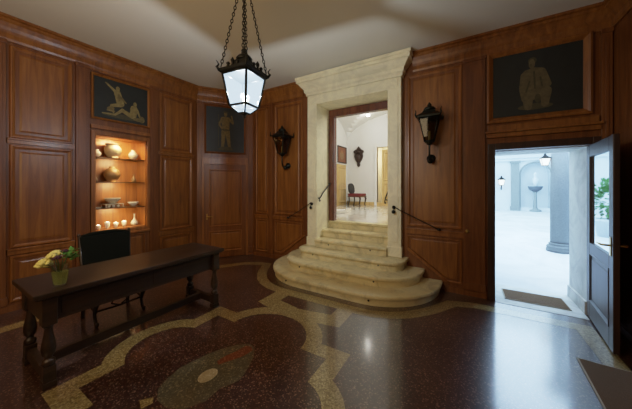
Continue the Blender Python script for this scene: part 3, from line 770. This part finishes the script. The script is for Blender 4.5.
# ------------------------------------------------------------------ long table
tb = thing('refectory_table', 'long dark antique wooden table with turned legs along the left wall', 'table', (-3.13, 1.37, 0))
TT = lambda x, y, z: (x + 3.13, y - 1.37, z)
b = MB(TT); b.box(-3.455, -2.785, .525, 2.26, .727, .767); b.box(-3.447, -2.80, .54, 2.245, .715, .727); b.build('tabletop', M['table'], tb, bevel=.008)
b = MB(TT)
b.box(-2.90, -2.868, .60, 2.18, .51, .715); b.box(-3.442, -3.41, .60, 2.18, .51, .715); b.box(-3.41, -2.90, .595, .62, .51, .715); b.box(-3.41, -2.90, 2.17, 2.20, .52, .715)
b.box(-2.868, -2.862, .70, 1.33, .55, .69); b.box(-2.868, -2.862, 1.41, 2.06, .55, .69)
b.build('apron', M['table'], tb, bevel=.004)
LEG = [(.0, .0), (.034, .0), (.052, .022), (.046, .05), (.030, .06), (.028, .075), (.046, .095), (.055, .14), (.050, .19), (.034, .26), (.029, .31), (.044, .325), (.030, .34), (.0, .342)]
for x in (-3.40, -2.865):
    for y in (.625, 2.165):
        b = MB(TT); b.box(x - .042, x + .042, y - .042, y + .042, 0.002, .05); b.box(x - .038, x + .038, y - .038, y + .038, .05, .17)
        b.lathe([(r * .82, z * .98 + .165) for r, z in LEG], (x, y, 0), 16)
        b.box(x - .044, x + .044, y - .044, y + .044, .495, .716)
        b.build('leg', M['table'], tb, bevel=.005)
for y in (.625, 2.165): MB(TT).box(-3.358, -2.922, y - .03, y + .03, .06, .14).build('stretcher', M['table'], tb, bevel=.005)
MB(TT).box(-3.17, -3.11, .655, 2.135, .06, .14).build('stretcher', M['table'], tb, bevel=.005)

# ------------------------------------------------------------------ chair behind table (faces the table)
ch = thing('high_back_chair', 'dark carved chair with broad black leather back behind the long table', 'chair', (-3.80, 1.40, 0))
# local: +x toward the table
b = MB(); R = []
for z, hw, x in ((.62, .245, -.185), (.70, .25, -.195), (.85, .255, -.21), (.98, .262, -.225)):
    R.append([(x + .028, -hw, z), (x + .028, hw, z), (x - .028, hw, z), (x - .028, -hw, z)])
b.rings(R)
n = 12; top = []
for t in (0.028, -.028):
    V = []
    for k in range(n + 1):
        y = -.262 + .524 * k / n; V.append((-.225 + t - .01, y, .98 + .045 * math.cos((k / n - .5) * PI) ** .6 if 0 < k < n else .98))
    top.append(V)
V = top[0] + top[1]; m = n + 1
b.add(V, [tuple(range(m)), tuple(range(m, 2 * m))[::-1]] + [(i, i + 1, m + i + 1, m + i) for i in range(n)] + [(0, m, 2 * m - 1, m - 1)])
b.build('backrest', M['leather'], ch, bevel=.008)
for sy in (-1, 1):
    b = MB(); b.tube([(-.20, sy * .235, .0), (-.18, sy * .235, .2), (-.16, sy * .235, .44), (-.185, sy * .245, .62), (-.225, sy * .262, .99)], [.02, .022, .024, .022, .018], 8)
    b.ball((-.232, sy * .264, 1.0), .020, 8, 6); b.build('rear_leg', M['table'], ch)
    b = MB(); b.tube([(.20, sy * .235, .44), (.235, sy * .24, .36), (.235, sy * .24, .28), (.19, sy * .24, .20), (.165, sy * .24, .13), (.19, sy * .24, .06), (.235, sy * .24, .03), (.25, sy * .24, .05)], [.028, .034, .03, .022, .018, .018, .022, .014], 8)
    b.ball((.225, sy * .24, .02), .022, 8, 6, sc=(1.2, 1, .85)); b.build('front_leg', M['table'], ch)
    b = MB(); b.tube([(-.17, sy * .238, .17), (0, sy * .238, .20), (.17, sy * .238, .17)], .012, 8); b.build('stretcher', M['table'], ch)
b = MB(); b.tube([(.0, -.238, .195), (.0, -.1, .22), (0, 0, .19), (0, .1, .22), (.0, .238, .195)], .012, 8)
for s in (-1, 1): b.tube([(.17, s * .02, .16), (.17, s * .08, .20), (.17, s * .05, .26), (.17, s * .01, .24)], .010, 6)
b.tube([(.17, -.238, .16), (.17, 0, .15), (.17, .238, .16)], .012, 6)
b.build('stretcher', M['table'], ch)
b = MB(); b.box(-.19, .24, -.255, .255, .40, .445); b.build('seat_rail', M['table'], ch, bevel=.006)
b = MB(); b.box(-.185, .245, -.25, .25, .445, .50); b.build('seat', M['leather'], ch, bevel=.02)

# ------------------------------------------------------------------ vase and flowers
vx, vy, vz = -2.90, .70, .768
vs = thing('glass_vase', 'cut glass vase of water on the near end of the long table', 'vase', (vx, vy, vz))
b = MB(); b.lathe([(0, .0), (.040, 0), (.043, .012), (.048, .06), (.056, .13), (.062, .19), (.058, .19), (.052, .13), (.044, .06), (.038, .018), (0, .016)], (0, 0, 0), 10, smooth=False); b.build('vase_glass', M['glass'], vs)
b = MB(); b.lathe([(0, .018), (.036, .02), (.043, .06), (.0505, .12), (0, .121)], (0, 0, 0), 10, smooth=False); b.build('water', M['water'], vs)
def rose_mesh(b, c, r):
    b.ball(c, r * .62, 10, 8, sc=(1, 1, .95))
    for ring, (n, rr, tilt, zz) in enumerate(((4, .35, .9, .25), (5, .6, .6, .05), (6, .8, .25, -.18))):
        for k in range(n):
            a = 2 * PI * k / n + ring * .6
            b.ball((c[0] + math.cos(a) * r * rr, c[1] + math.sin(a) * r * rr, c[2] + zz * r), r * .42, 8, 6, sc=(.9, .9, 1.0 if ring < 2 else .6))
def flower(name, label, dx, dy, dz, r, mat, group):
    t = thing(name, label, 'flower', (vx + dx * .15, vy + dy * .15, vz + .03), 0, group)
    ox, oy = -dx * .15, -dy * .15
    b = MB(); rose_mesh(b, (dx + ox, dy + oy, dz - .03), r); b.build('bloom', mat, t)
    b = MB(); b.tube([(-dx * .15, -dy * .15, 0), (dx * .12, dy * .12, .09), (dx * .6 + ox, dy * .6 + oy, (dz - .03) * .8), (dx + ox, dy + oy, dz - .03 - r * .5)], .0035, 6); b.build('stem', M['leafd'], t)
    return t
# u is roughly left in the picture: left = (-.858? ,-.513)
LV = Vector((-.858, -.513)); DV = Vector((-.513, .858))
def at(l, d): v = LV * l + DV * d; return v.x, v.y
G = 'yellow roses in the glass vase'
for l, d, z, r, lab in ((.125, -.01, .185, .050, 'cream yellow rose lowest and outermost on the left of the vase'), (.070, -.05, .215, .044, 'yellow rose drooping at front left of the vase'),
                        (.065, .03, .262, .042, 'yellow rose raised at back left of the vase'), (.035, -.03, .262, .034, 'yellow rose topmost and nearest the middle of the vase')):
    x, y = at(l, d); flower('rose', lab, x, y, z, r, M['rose'], G)
for l, d, z, r, lab in ((-.005, -.03, .245, .026, 'dark plum flower in the middle of the vase'), (-.01, .03, .285, .022, 'small dark plum bud standing highest in the vase')):
    x, y = at(l, d); flower('plum_flower', lab, x, y, z, r, M['purple'], 'dark plum flowers in the glass vase')
def leafquad(b, p, d, l, w):
    d = Vector(d).normalized(); s = d.cross(Vector((0, 0, 1)));
    s = s.normalized() if s.length > .01 else Vector((1, 0, 0)); p = Vector(p); u = s.cross(d)
    V = [p, p + d * l * .35 + s * w, p + d * l * .7 + s * w * .75 - u * l * .05, p + d * l, p + d * l * .7 - s * w * .75 - u * l * .05, p + d * l * .35 - s * w, p + d * l * .4 + u * w * .35]
    b.add([tuple(v) for v in V], [(0, 1, 6), (1, 2, 6), (2, 3, 6), (3, 4, 6), (4, 5, 6), (5, 0, 6)], 0, True)
for l, d, z, lab in ((-.085, -.01, .26, 'bright green leafy sprig spreading right from the vase'), (-.045, .04, .275, 'green leafy sprig standing at the back of the vase')):
    x, y = at(l, d); t = thing('leafy_sprig', lab, 'foliage', (vx, vy, vz + .03), 0, 'green sprigs in the glass vase')
    b = MB(); b.tube([(0, 0, 0), (x * .1, y * .1, .1), (x * .6, y * .6, z * .8 - .03), (x, y, z - .02)], .003, 6); b.build('stem', M['leafd'], t)
    b = MB()
    for k in range(26):
        a = random.uniform(0, 2 * PI); rr = random.uniform(0, .038)
        leafquad(b, (x + rr * math.cos(a), y + rr * math.sin(a), z - .05 + random.uniform(-.03, .03)), (math.cos(a), math.sin(a), random.uniform(-.1, .8)), random.uniform(.035, .055), .013)
    b.build('leaves', M['leaf'], t, recalc=False)

# ------------------------------------------------------------------ small things on walls and floor
t = thing('round_brass_knob', 'small round pale brass knob on the wood strip left of the open door', 'bell push', (.012, RY - .035, .94))  # plain round knob on the pilaster, not a bell
b = MB(); b.lathe([(0, 0), (.026, 0), (.026, .006), (.012, .012), (0, .012)], (0, 0, 0), 16, T=lambda X, Y, Z: (X, -Z - .008, Y)); b.build('backplate', M['brass'], t)
b = MB(); b.ball((0, -.04, 0), .018, 10, 8); b.tube([(0, -.015, 0), (0, -.035, 0)], .008, 6); b.build('knob', M['brass'], t)
def doormat(label, x0, x1, y0, y1, loc, rz, z=.004):
    t = thing('doormat', label, 'doormat', loc, rz)
    MB().box(x0 + .012, x1 - .012, y0 + .012, y1 - .012, 0.001, .012).build('coir_pile', M['mat'], t)
    b = MB()
    for a in ((x0, x1, y0, y0 + .012), (x0, x1, y1 - .012, y1), (x0, x0 + .012, y0, y1), (x1 - .012, x1, y0, y1)): b.box(*a, 0.001, .009)
    b.build('binding', M['matedge'], t)
struct(MB().box(.350, 1.268, 4.24, 5.03, .0005, .004).build('trim_3', M['reveal'], bevel=.001))
doormat('brown doormat lying in the open doorway to the courtyard', -.345, .345, -.20, .20, (.815, 4.62, .005), 0)
doormat('large brown mat with pale edging on the floor inside the open door', 0, .5, -1.5, 0, (.88, 3.24, .003), math.radians(-3))

# ------------------------------------------------------------------ inner room beyond the stone doorway
FZ = .868
struct(MB().box(-4.25, .25, 4.862, 9.4, FZ - .06, FZ).build('floor_inner', M['wmarble']))
struct(MB().box(-4.25, -4.11, 5.04, 9.4, FZ, 4.5).build('wall_inner_left', M['white']))
b = MB(); b.box(-4.25, -2.88, 9.3, 9.42, FZ, 4.5); b.box(-2.0, .25, 9.3, 9.42, FZ, 4.5); b.box(-2.88, -2.0, 9.3, 9.42, 3.05, 4.5)
struct(b.build('wall_inner_back', M['white']))
struct(MB().box(.18, .32, 5.04, 9.4, FZ, 4.5).build('wall_inner_right', M['white']))
b = MB(); NX, NY = 28, 28; V = []; F = []
x0, x1, y0, y1 = -4.2, .25, 5.03, 9.4
for j in range(NY + 1):
    for i in range(NX + 1):
        u, w = i / NX * 2 - 1, j / NY * 2 - 1
        V.append((x0 + (x1 - x0) * i / NX, y0 + (y1 - y0) * j / NY, 3.15 + 1.15 * max(math.sqrt(max(0, 1 - u * u)), math.sqrt(max(0, 1 - w * w)))))
for j in range(NY):
    for i in range(NX): a = j * (NX + 1) + i; F.append((a, a + 1, a + NX + 2, a + NX + 1))
b.add(V, F); struct(b.build('ceiling_inner', M['white']))
# the small room reached through the far doorway
b = MB(); b.box(-3.1, -1.8, 10.6, 10.7, FZ, 3.3); b.box(-3.12, -3.02, 9.42, 10.6, FZ, 3.3); b.box(-1.9, -1.8, 9.42, 10.6, FZ, 3.3); b.box(-3.1, -1.8, 9.42, 10.7, 3.2, 3.3); b.box(-3.1, -1.8, 9.4, 10.7, FZ - .05, FZ)
struct(b.build('wall_passage', M['white']))
b = MB(); b.box(-2.98, -2.88, 9.25, 9.42, FZ, 3.13); b.box(-2.0, -1.92, 9.25, 9.42, FZ, 3.13); b.box(-2.88, -2.0, 9.25, 9.42, 3.05, 3.13)
struct(b.build('trim_2', M['white'], bevel=.01))
door_4 = struct(MB().box(-2.70, -2.02, 9.33, 9.38, FZ + .005, 2.95).build('door_4', M['yellow'], bevel=.006))
for z0, z1 in ((1.0, 1.7), (1.8, 2.85)):
    panel_mesh(lambda s, z, d: (s, 9.33 - d, z), rect(-2.63, -2.10, z0, z1), PROF, 'panel', door_4, M['yellow']).data.materials[0] = M['yellow']
door_3 = struct(MB().box(-4.11, -4.07, 8.35, 9.12, FZ + .002, 2.42).build('door_3', M['yellow'], bevel=.006))
for z0, z1 in ((.98, 1.5), (1.6, 2.32)):
    panel_mesh(lambda s, z, d: (-4.07 + d, s, z), rect(8.42, 9.05, z0, z1), PROF, 'panel', door_3, M['yellow']).data.materials[0] = M['yellow']
struct(MB().box(-4.09, .18, 9.27, 9.30, FZ, FZ + .12).build('baseboard_inner', M['yellow']))
painting(lambda s, z, d: (-4.11 + d, s, z), 8.45, 9.15, 2.52, 3.08, 'small reddish picture high on the left wall of the far room', .04, M['carved'], [('b', .5, .45, .25, .3, 0, 1), ('b', .5, .7, .1, .12, 0, 2)], plain('red_ground', (.25, .10, .05), .6, var=.3), [M['ceramicb'], M['niche'], M['niche']])
# low white marble step in the inner room
o = MB().prism([(-3.9, 6.0), (-2.95, 6.0), (-2.78, 6.2), (-2.85, 6.75), (-3.9, 7.3)], 0, .10).build('marble_step', M['wmarble'], loc=(0, 0, FZ + .001), bevel=.01)
tag(o, 'low white marble platform on the far room floor at its left', 'step')
# carved wooden wall bracket
t = thing('carved_ornament', 'dark carved wooden ornament hanging on the white far wall', 'wall ornament', (-3.60, 9.298, 2.35))
b = MB(); P = [(0, -.02), (.06, .05), (.05, .16), (.13, .26), (.18, .40), (.16, .52), (.22, .58), (.12, .62), (.08, .70), (0, .80)]
P2 = [(x, z) for x, z in P] + [(-x, z) for x, z in P[-2:0:-1]]
b.prism(P2, .002, .06, T=lambda x, z, d: (x, -d, z)); b.build('bracket_board', M['carved'], t, bevel=.012)
b = MB(); b.ball((0, -.08, .36), .10, 12, 8, sc=(1, .6, 1.3)); b.ball((0, -.08, .56), .07, 12, 8, sc=(1.4, .6, .7)); b.ball((0, -.06, .16), .05, 10, 8, sc=(1, .6, 1.5)); b.tube([(-.2, -.05, .6), (-.1, -.07, .66), (0, -.07, .62), (.1, -.07, .66), (.2, -.05, .6)], .018, 6)
b.build('carving', M['carved'], t)
# far chair
fc = thing('side_chair', 'black-backed chair with red seat and curved legs in the far room', 'chair', (-3.43, 8.62, FZ), math.radians(-6))
b = MB()
n = 12
R = []
for z, hw, x in ((.46, .12, -.20), (.52, .20, -.205), (.64, .22, -.22), (.74, .20, -.235), (.81, .13, -.245), (.83, .04, -.248)):
    R.append([(x + .03, -hw, z), (x + .03, hw, z), (x - .02, hw, z), (x - .02, -hw, z)])
b.rings(R); b.build('backrest', M['blackw'], fc, bevel=.012)
b = MB(); b.box(-.23, .27, -.25, .25, .37, .46); b.build('seat', M['redseat'], fc, bevel=.03)
b = MB(); b.box(-.235, .275, -.255, .255, .33, .375); b.build('seat_rail', M['frame_red'], fc, bevel=.01)
for sy in (-1, 1):
    b = MB(); b.tube([(.22, sy * .21, .36), (.26, sy * .22, .28), (.235, sy * .215, .15), (.215, sy * .21, .06), (.25, sy * .215, .015)], [.036, .034, .022, .016, .022], 8); b.build('front_leg', M['carved'], fc)
    b = MB(); b.tube([(-.20, sy * .2, .36), (-.19, sy * .2, .2), (-.23, sy * .21, .0)], [.028, .022, .018], 8); b.build('rear_leg', M['blackw'], fc)
# ceiling spot
o = MB().lathe([(0, 0), (.055, 0), (.065, .02), (.06, .06), (0, .07)], (0, 0, 0), 14).build('ceiling_spotlight', [M['spot']])
o.location = (-2.95, 8.5, 4.05); tag(o, 'tiny bright spotlight on the vaulted ceiling of the far room', 'ceiling light')

# ------------------------------------------------------------------ courtyard
struct(MB().box(-14, 22, 5.035, 24, -.12, -.02).build('ground', M['court']))
# far arcade wall with niche
CY = 21.0
ncx, ncw, ncz0, ncz1 = 3.80, .72, .15, 2.35
b = MB(lambda s, z, d: (s, CY - d, z))
b.box(-14, ncx - ncw, -.02, 6, -.5, 0); b.box(ncx + ncw, 22, -.02, 6, -.5, 0); b.box(ncx - ncw, ncx + ncw, -.02, ncz0, -.5, 0)
n = 20; arc = [(ncx + ncw * math.cos(PI * k / n), ncz1 + ncw * math.sin(PI * k / n)) for k in range(n + 1)]
poly = [(ncx + ncw, 6)] + [(ncx + ncw, ncz1)] 
V = []; F = []
for k, (x, z) in enumerate(arc): V += [(x, z, 0), (x, 6, 0), (x, z, -.5), (x, 6, -.5)]
for k in range(n): a = 4 * k; F += [(a, a + 4, a + 5, a + 1), (a, a + 2, a + 6, a + 4)]
b.add(V, F)
b.box(ncx - ncw - .02, ncx + ncw + .02, 0, 3.2, -.52, -.48)
cw = struct(b.build('wall_courtyard', M['cwall']))
b = MB(lambda s, z, d: (s, CY - d, z))
b.box(-14, 22, 3.25, 3.42, 0, .14); b.box(-14, 22, 3.42, 3.50, 0, .22); b.box(-14, 22, 3.85, 4.05, 0, .16); b.box(-14, 22, -.02, .2, 0, .06)
b.build('string_course', M['cwall'], cw)
for x0, x1 in ((1.05, 1.35), (2.57, 2.98), (4.85, 5.25), (7.2, 7.6), (-1.6, -1.2)):
    b = MB(lambda s, z, d: (s, CY - d, z)); b.box(x0, x1, .2, 3.12, 0, .12); b.box(x0 - .06, x1 + .06, 3.12, 3.25, 0, .17); b.box(x0 - .06, x1 + .06, -.02, .25, 0, .17)
    b.build('pilaster', M['cgrey'], cw)
b = MB(lambda s, z, d: (s, CY - d, z)); 
ar2 = lambda r: [(ncx + r * math.cos(PI * k / n), ncz1 + r * math.sin(PI * k / n)) for k in range(n + 1)]
A1, A2 = ar2(ncw), ar2(ncw + .09)
for P_, d in ((A1, 0), ): 
    V = [(x, z, .03) for x, z in A1] + [(x, z, .03) for x, z in A2]; m = n + 1
    b.add(V, [(i, i + 1, m + i + 1, m + i) for i in range(n)])
b.box(ncx - ncw - .09, ncx - ncw, .15, ncz1, 0, .03); b.box(ncx + ncw, ncx + ncw + .09, .15, ncz1, 0, .03)
b.build('niche_moulding', M['cgrey'], cw)
# fountain
t = thing('stone_fountain', 'pale stone urn fountain on a pedestal in the arched courtyard niche', 'fountain', (3.80, CY - .02, -.02))
b = MB(); b.lathe([(0, 0), (.30, 0), (.30, .08), (.16, .14), (.10, .25), (.08, .7), (.07, 1.15), (.11, 1.25), (0, 1.26)], (0, 0, 0), 18); b.build('pedestal', M['cgrey'], t)
b = MB(); b.lathe([(0, 1.24), (.12, 1.26), (.30, 1.40), (.38, 1.58), (.36, 1.60), (.24, 1.50), (0, 1.46)], (0, 0, 0), 20); b.build('bowl', plain('dark_stone', (.13, .15, .17), .6), t)
b = MB(); b.lathe([(0, 1.46), (.08, 1.5), (.12, 1.7), (.17, 1.9), (.14, 2.1), (.06, 2.22), (.09, 2.34), (.06, 2.46), (0, 2.5)], (0, 0, 0), 16); b.build('urn', M['cwall'], t)
# portico outside the door
struct(MB().box(.2, 5.5, 5.04, 11.6, 3.5, 3.7).build('ceiling_portico', M['cwall']))
struct(MB().box(.1, .28, 5.04, 9.4, -.02, 3.5).build('wall_portico_left', M['cwall']))
struct(MB().box(5.4, 5.6, 5.04, 21, -.02, 4.5).build('wall_portico_right', M['cwall']))
struct(MB().box(RX + .2, 5.5, 4.6, 5.03, -.02, 3.7).build('wall_outer', M['cwall']))
t = thing('stone_column', 'round grey granite column standing outside the open door', 'column', (1.98, 8.40, -.02))
b = MB(); b.lathe([(0, .22), (.172, .22), (.176, .3), (.172, 1.4), (.15, 3.2), (0, 3.2)], (0, 0, 0), 28); b.build('shaft', M['column'], t)
b = MB(); b.lathe([(0, 0), (.25, 0), (.25, .07), (.235, .08), (.25, .11), (.235, .145), (.205, .15), (.20, .17), (.21, .19), (.19, .215), (0, .22)], (0, 0, 0), 28); b.build('base', M['column'], t)
b = MB(); b.lathe([(0, 3.2), (.16, 3.2), (.17, 3.24), (.22, 3.32), (.25, 3.33), (.25, 3.43), (0, 3.43)], (0, 0, 0), 28); b.box(-.26, .26, -.26, .26, 3.43, 3.515); b.build('capital', M['column'], t)
def court_lantern(label, loc, rod, s=1.0, wall=False):
    t = thing('courtyard_lantern', label, 'lantern', loc)
    b = MB(); A = square_ring(.07 * s, 0); Bq = square_ring(.12 * s, .24 * s)
    b.rings([A, Bq], True, True); b.build('glass', M['lampwarm'], t)
    b = MB()
    for i in range(4): b.tube([A[i], Bq[i]], .008 * s, 4); b.tube([Bq[i], Bq[(i + 1) % 4]], .012 * s, 4); b.tube([A[i], A[(i + 1) % 4]], .010 * s, 4)
    b.build('lantern_frame', M['iron'], t)
    b = MB(); b.lathe([(0, .24 * s), (.20 * s, .245 * s), (.11 * s, .30 * s), (.05 * s, .34 * s), (.03 * s, .40 * s), (0, .42 * s)], (0, 0, 0), 4, rot=PI / 4, smooth=False); b.build('cap', M['iron'], t)
    b = MB()
    if wall: b.tube([(0, 0, 0), (0, 0, -.1 * s), (0, .08 * s, -.2 * s), (0, .2 * s, -.12 * s)], .018 * s, 6)
    else: b.tube([(0, 0, .4 * s), (0, 0, rod)], .008, 6)
    b.build('bracket', M['iron'], t)
    return t
court_lantern('small wall lantern far across the courtyard left of the grey pilaster', (2.02, CY - .30, 1.66), 0, 1.5, True)
court_lantern('bright lantern hanging beside the granite column outside the door', (1.72, 8.45, 2.12), 1.38, .75)
# potted shrubs at the left of the courtyard (seen mirrored in the glazed door)
def shrub(label, x, y, s):
    t = thing('potted_shrub', label, 'plant', (x, y, -.02), 0, 'potted shrubs in the courtyard')
    b = MB(); b.lathe([(0, 0), (.20 * s, 0), (.28 * s, .42 * s), (.31 * s, .43 * s), (.31 * s, .50 * s), (.26 * s, .50 * s), (.25 * s, .45 * s), (0, .45 * s)], (0, 0, 0), 18); b.build('pot', M['cwall'], t)
    b = MB(); b.tube([(0, 0, .44 * s), (.02, .01, .8 * s)], .025 * s, 6); b.build('stem', M['carved'], t)
    b = MB()
    for k in range(260):
        v = Vector((random.gauss(0, 1), random.gauss(0, 1), random.gauss(0, 1))).normalized() * random.uniform(.35, 1) * .48 * s
        leafquad(b, (v.x, v.y, v.z * 1.1 + 1.05 * s), (v.x, v.y, v.z + .1), random.uniform(.12, .2) * s, .045 * s)
    b.build('leaves', M['leaf'], t, recalc=False)
shrub('green leafy potted shrub in the courtyard, mirrored in the glazed door', .30, 12.0, 1.15)

# ------------------------------------------------------------------ world, lights, camera
w = bpy.data.worlds.new('World'); sc.world = w; w.use_nodes = True
bg = w.node_tree.nodes['Background']; bg.inputs[0].default_value = (.50, .75, 1, 1); bg.inputs[1].default_value = 4.6
def light(name, kind, loc, energy, color, size=.1, target=None, **kw):
    l = bpy.data.lights.new(name, kind); l.energy = energy; l.color = color
    if kind == 'AREA': l.size = size
    elif kind != 'SUN': l.shadow_soft_size = size
    for k, v in kw.items(): setattr(l, k, v)
    o = bpy.data.objects.new(name, l); COL.objects.link(o); o.location = loc
    if target is not None:
        o.rotation_euler = (Vector(target) - Vector(loc)).to_track_quat('-Z', 'Y').to_euler()
    return o
light('lantern_light', 'POINT', (LC[0], LC[1], 2.523), 165, (.82, .91, 1.0), .014)
light('niche_light', 'AREA', (-5.03, 1.967, 2.37), 12, (1.0, .66, .30), .2, target=(-5.25, 1.967, 1.95))
light('niche_light_low', 'AREA', (-5.03, 1.967, 1.18), 3.4, (1.0, .72, .36), .2, target=(-5.2, 1.967, .92))
light('warm_fill', 'AREA', (-1.9, -.9, 2.3), 46, (1.0, .70, .38), 1.8, target=(-2.9, 3.4, 3.0))
light('inner_light', 'AREA', (-.6, 5.9, 3.3), 85, (1.0, .95, .88), 1.0, target=(-2.6, 7.8, 1.5))
light('inner_spot', 'POINT', (-2.95, 8.5, 3.95), 5, (1.0, .96, .90), .03)
light('niche_fill_shelf', 'AREA', (-5.03, 1.967, 2.03), 3.6, (1.0, .72, .38), .2, target=(-5.3, 1.967, 1.75))  # unseen lamp added to brighten the second-shelf pots
light('niche_fill_dishes', 'AREA', (-5.03, 1.967, 1.62), 3.2, (1.0, .72, .38), .2, target=(-5.3, 1.967, 1.33))  # unseen lamp added to brighten the third-shelf bowls
light('passage_light', 'POINT', (-2.4, 10.0, 2.7), 22, (1.0, .80, .48), .1)
l = light('portico_fill', 'AREA', (2.2, 8.4, 3.46), 560, (.50, .72, 1.0), 3.0, target=(2.2, 8.4, 0))  # unseen area lamp added to throw a daylight sheen on the hall floor
l.data.shape = 'RECTANGLE'; l.data.size = 3.6; l.data.size_y = 6.0

cam = bpy.data.cameras.new('Camera'); co = bpy.data.objects.new('Camera', cam); COL.objects.link(co)
co.location = (0, 0, 1.6); co.rotation_euler = (PI / 2, 0, math.atan2(.513, .858))
cam.sensor_width = 36; cam.lens = 36 * 251 / 632; cam.shift_y = -18.5 / 632; cam.clip_start = .02
sc.camera = co
sc.view_settings.view_transform = 'Standard'; sc.view_settings.look = 'None'
vs_ = sc.view_settings; vs_.use_curve_mapping = True
cm = vs_.curve_mapping; cm.white_level = (5, 5, 5); cm.extend = 'HORIZONTAL'
cv = cm.curves[3]
cv.points[0].location = (0, 0); cv.points[1].location = (1, 1)
for p in ((.05, .25), (.10, .47), (.16, .64), (.26, .79), (.45, .91)): cv.points.new(*p)
cm.update()
sc.view_settings.exposure = 0; sc.view_settings.gamma = 1
sc.cycles.max_bounces = 10; sc.cycles.diffuse_bounces = 5; sc.cycles.transparent_max_bounces = 16
sc.cycles.sample_clamp_indirect = 6
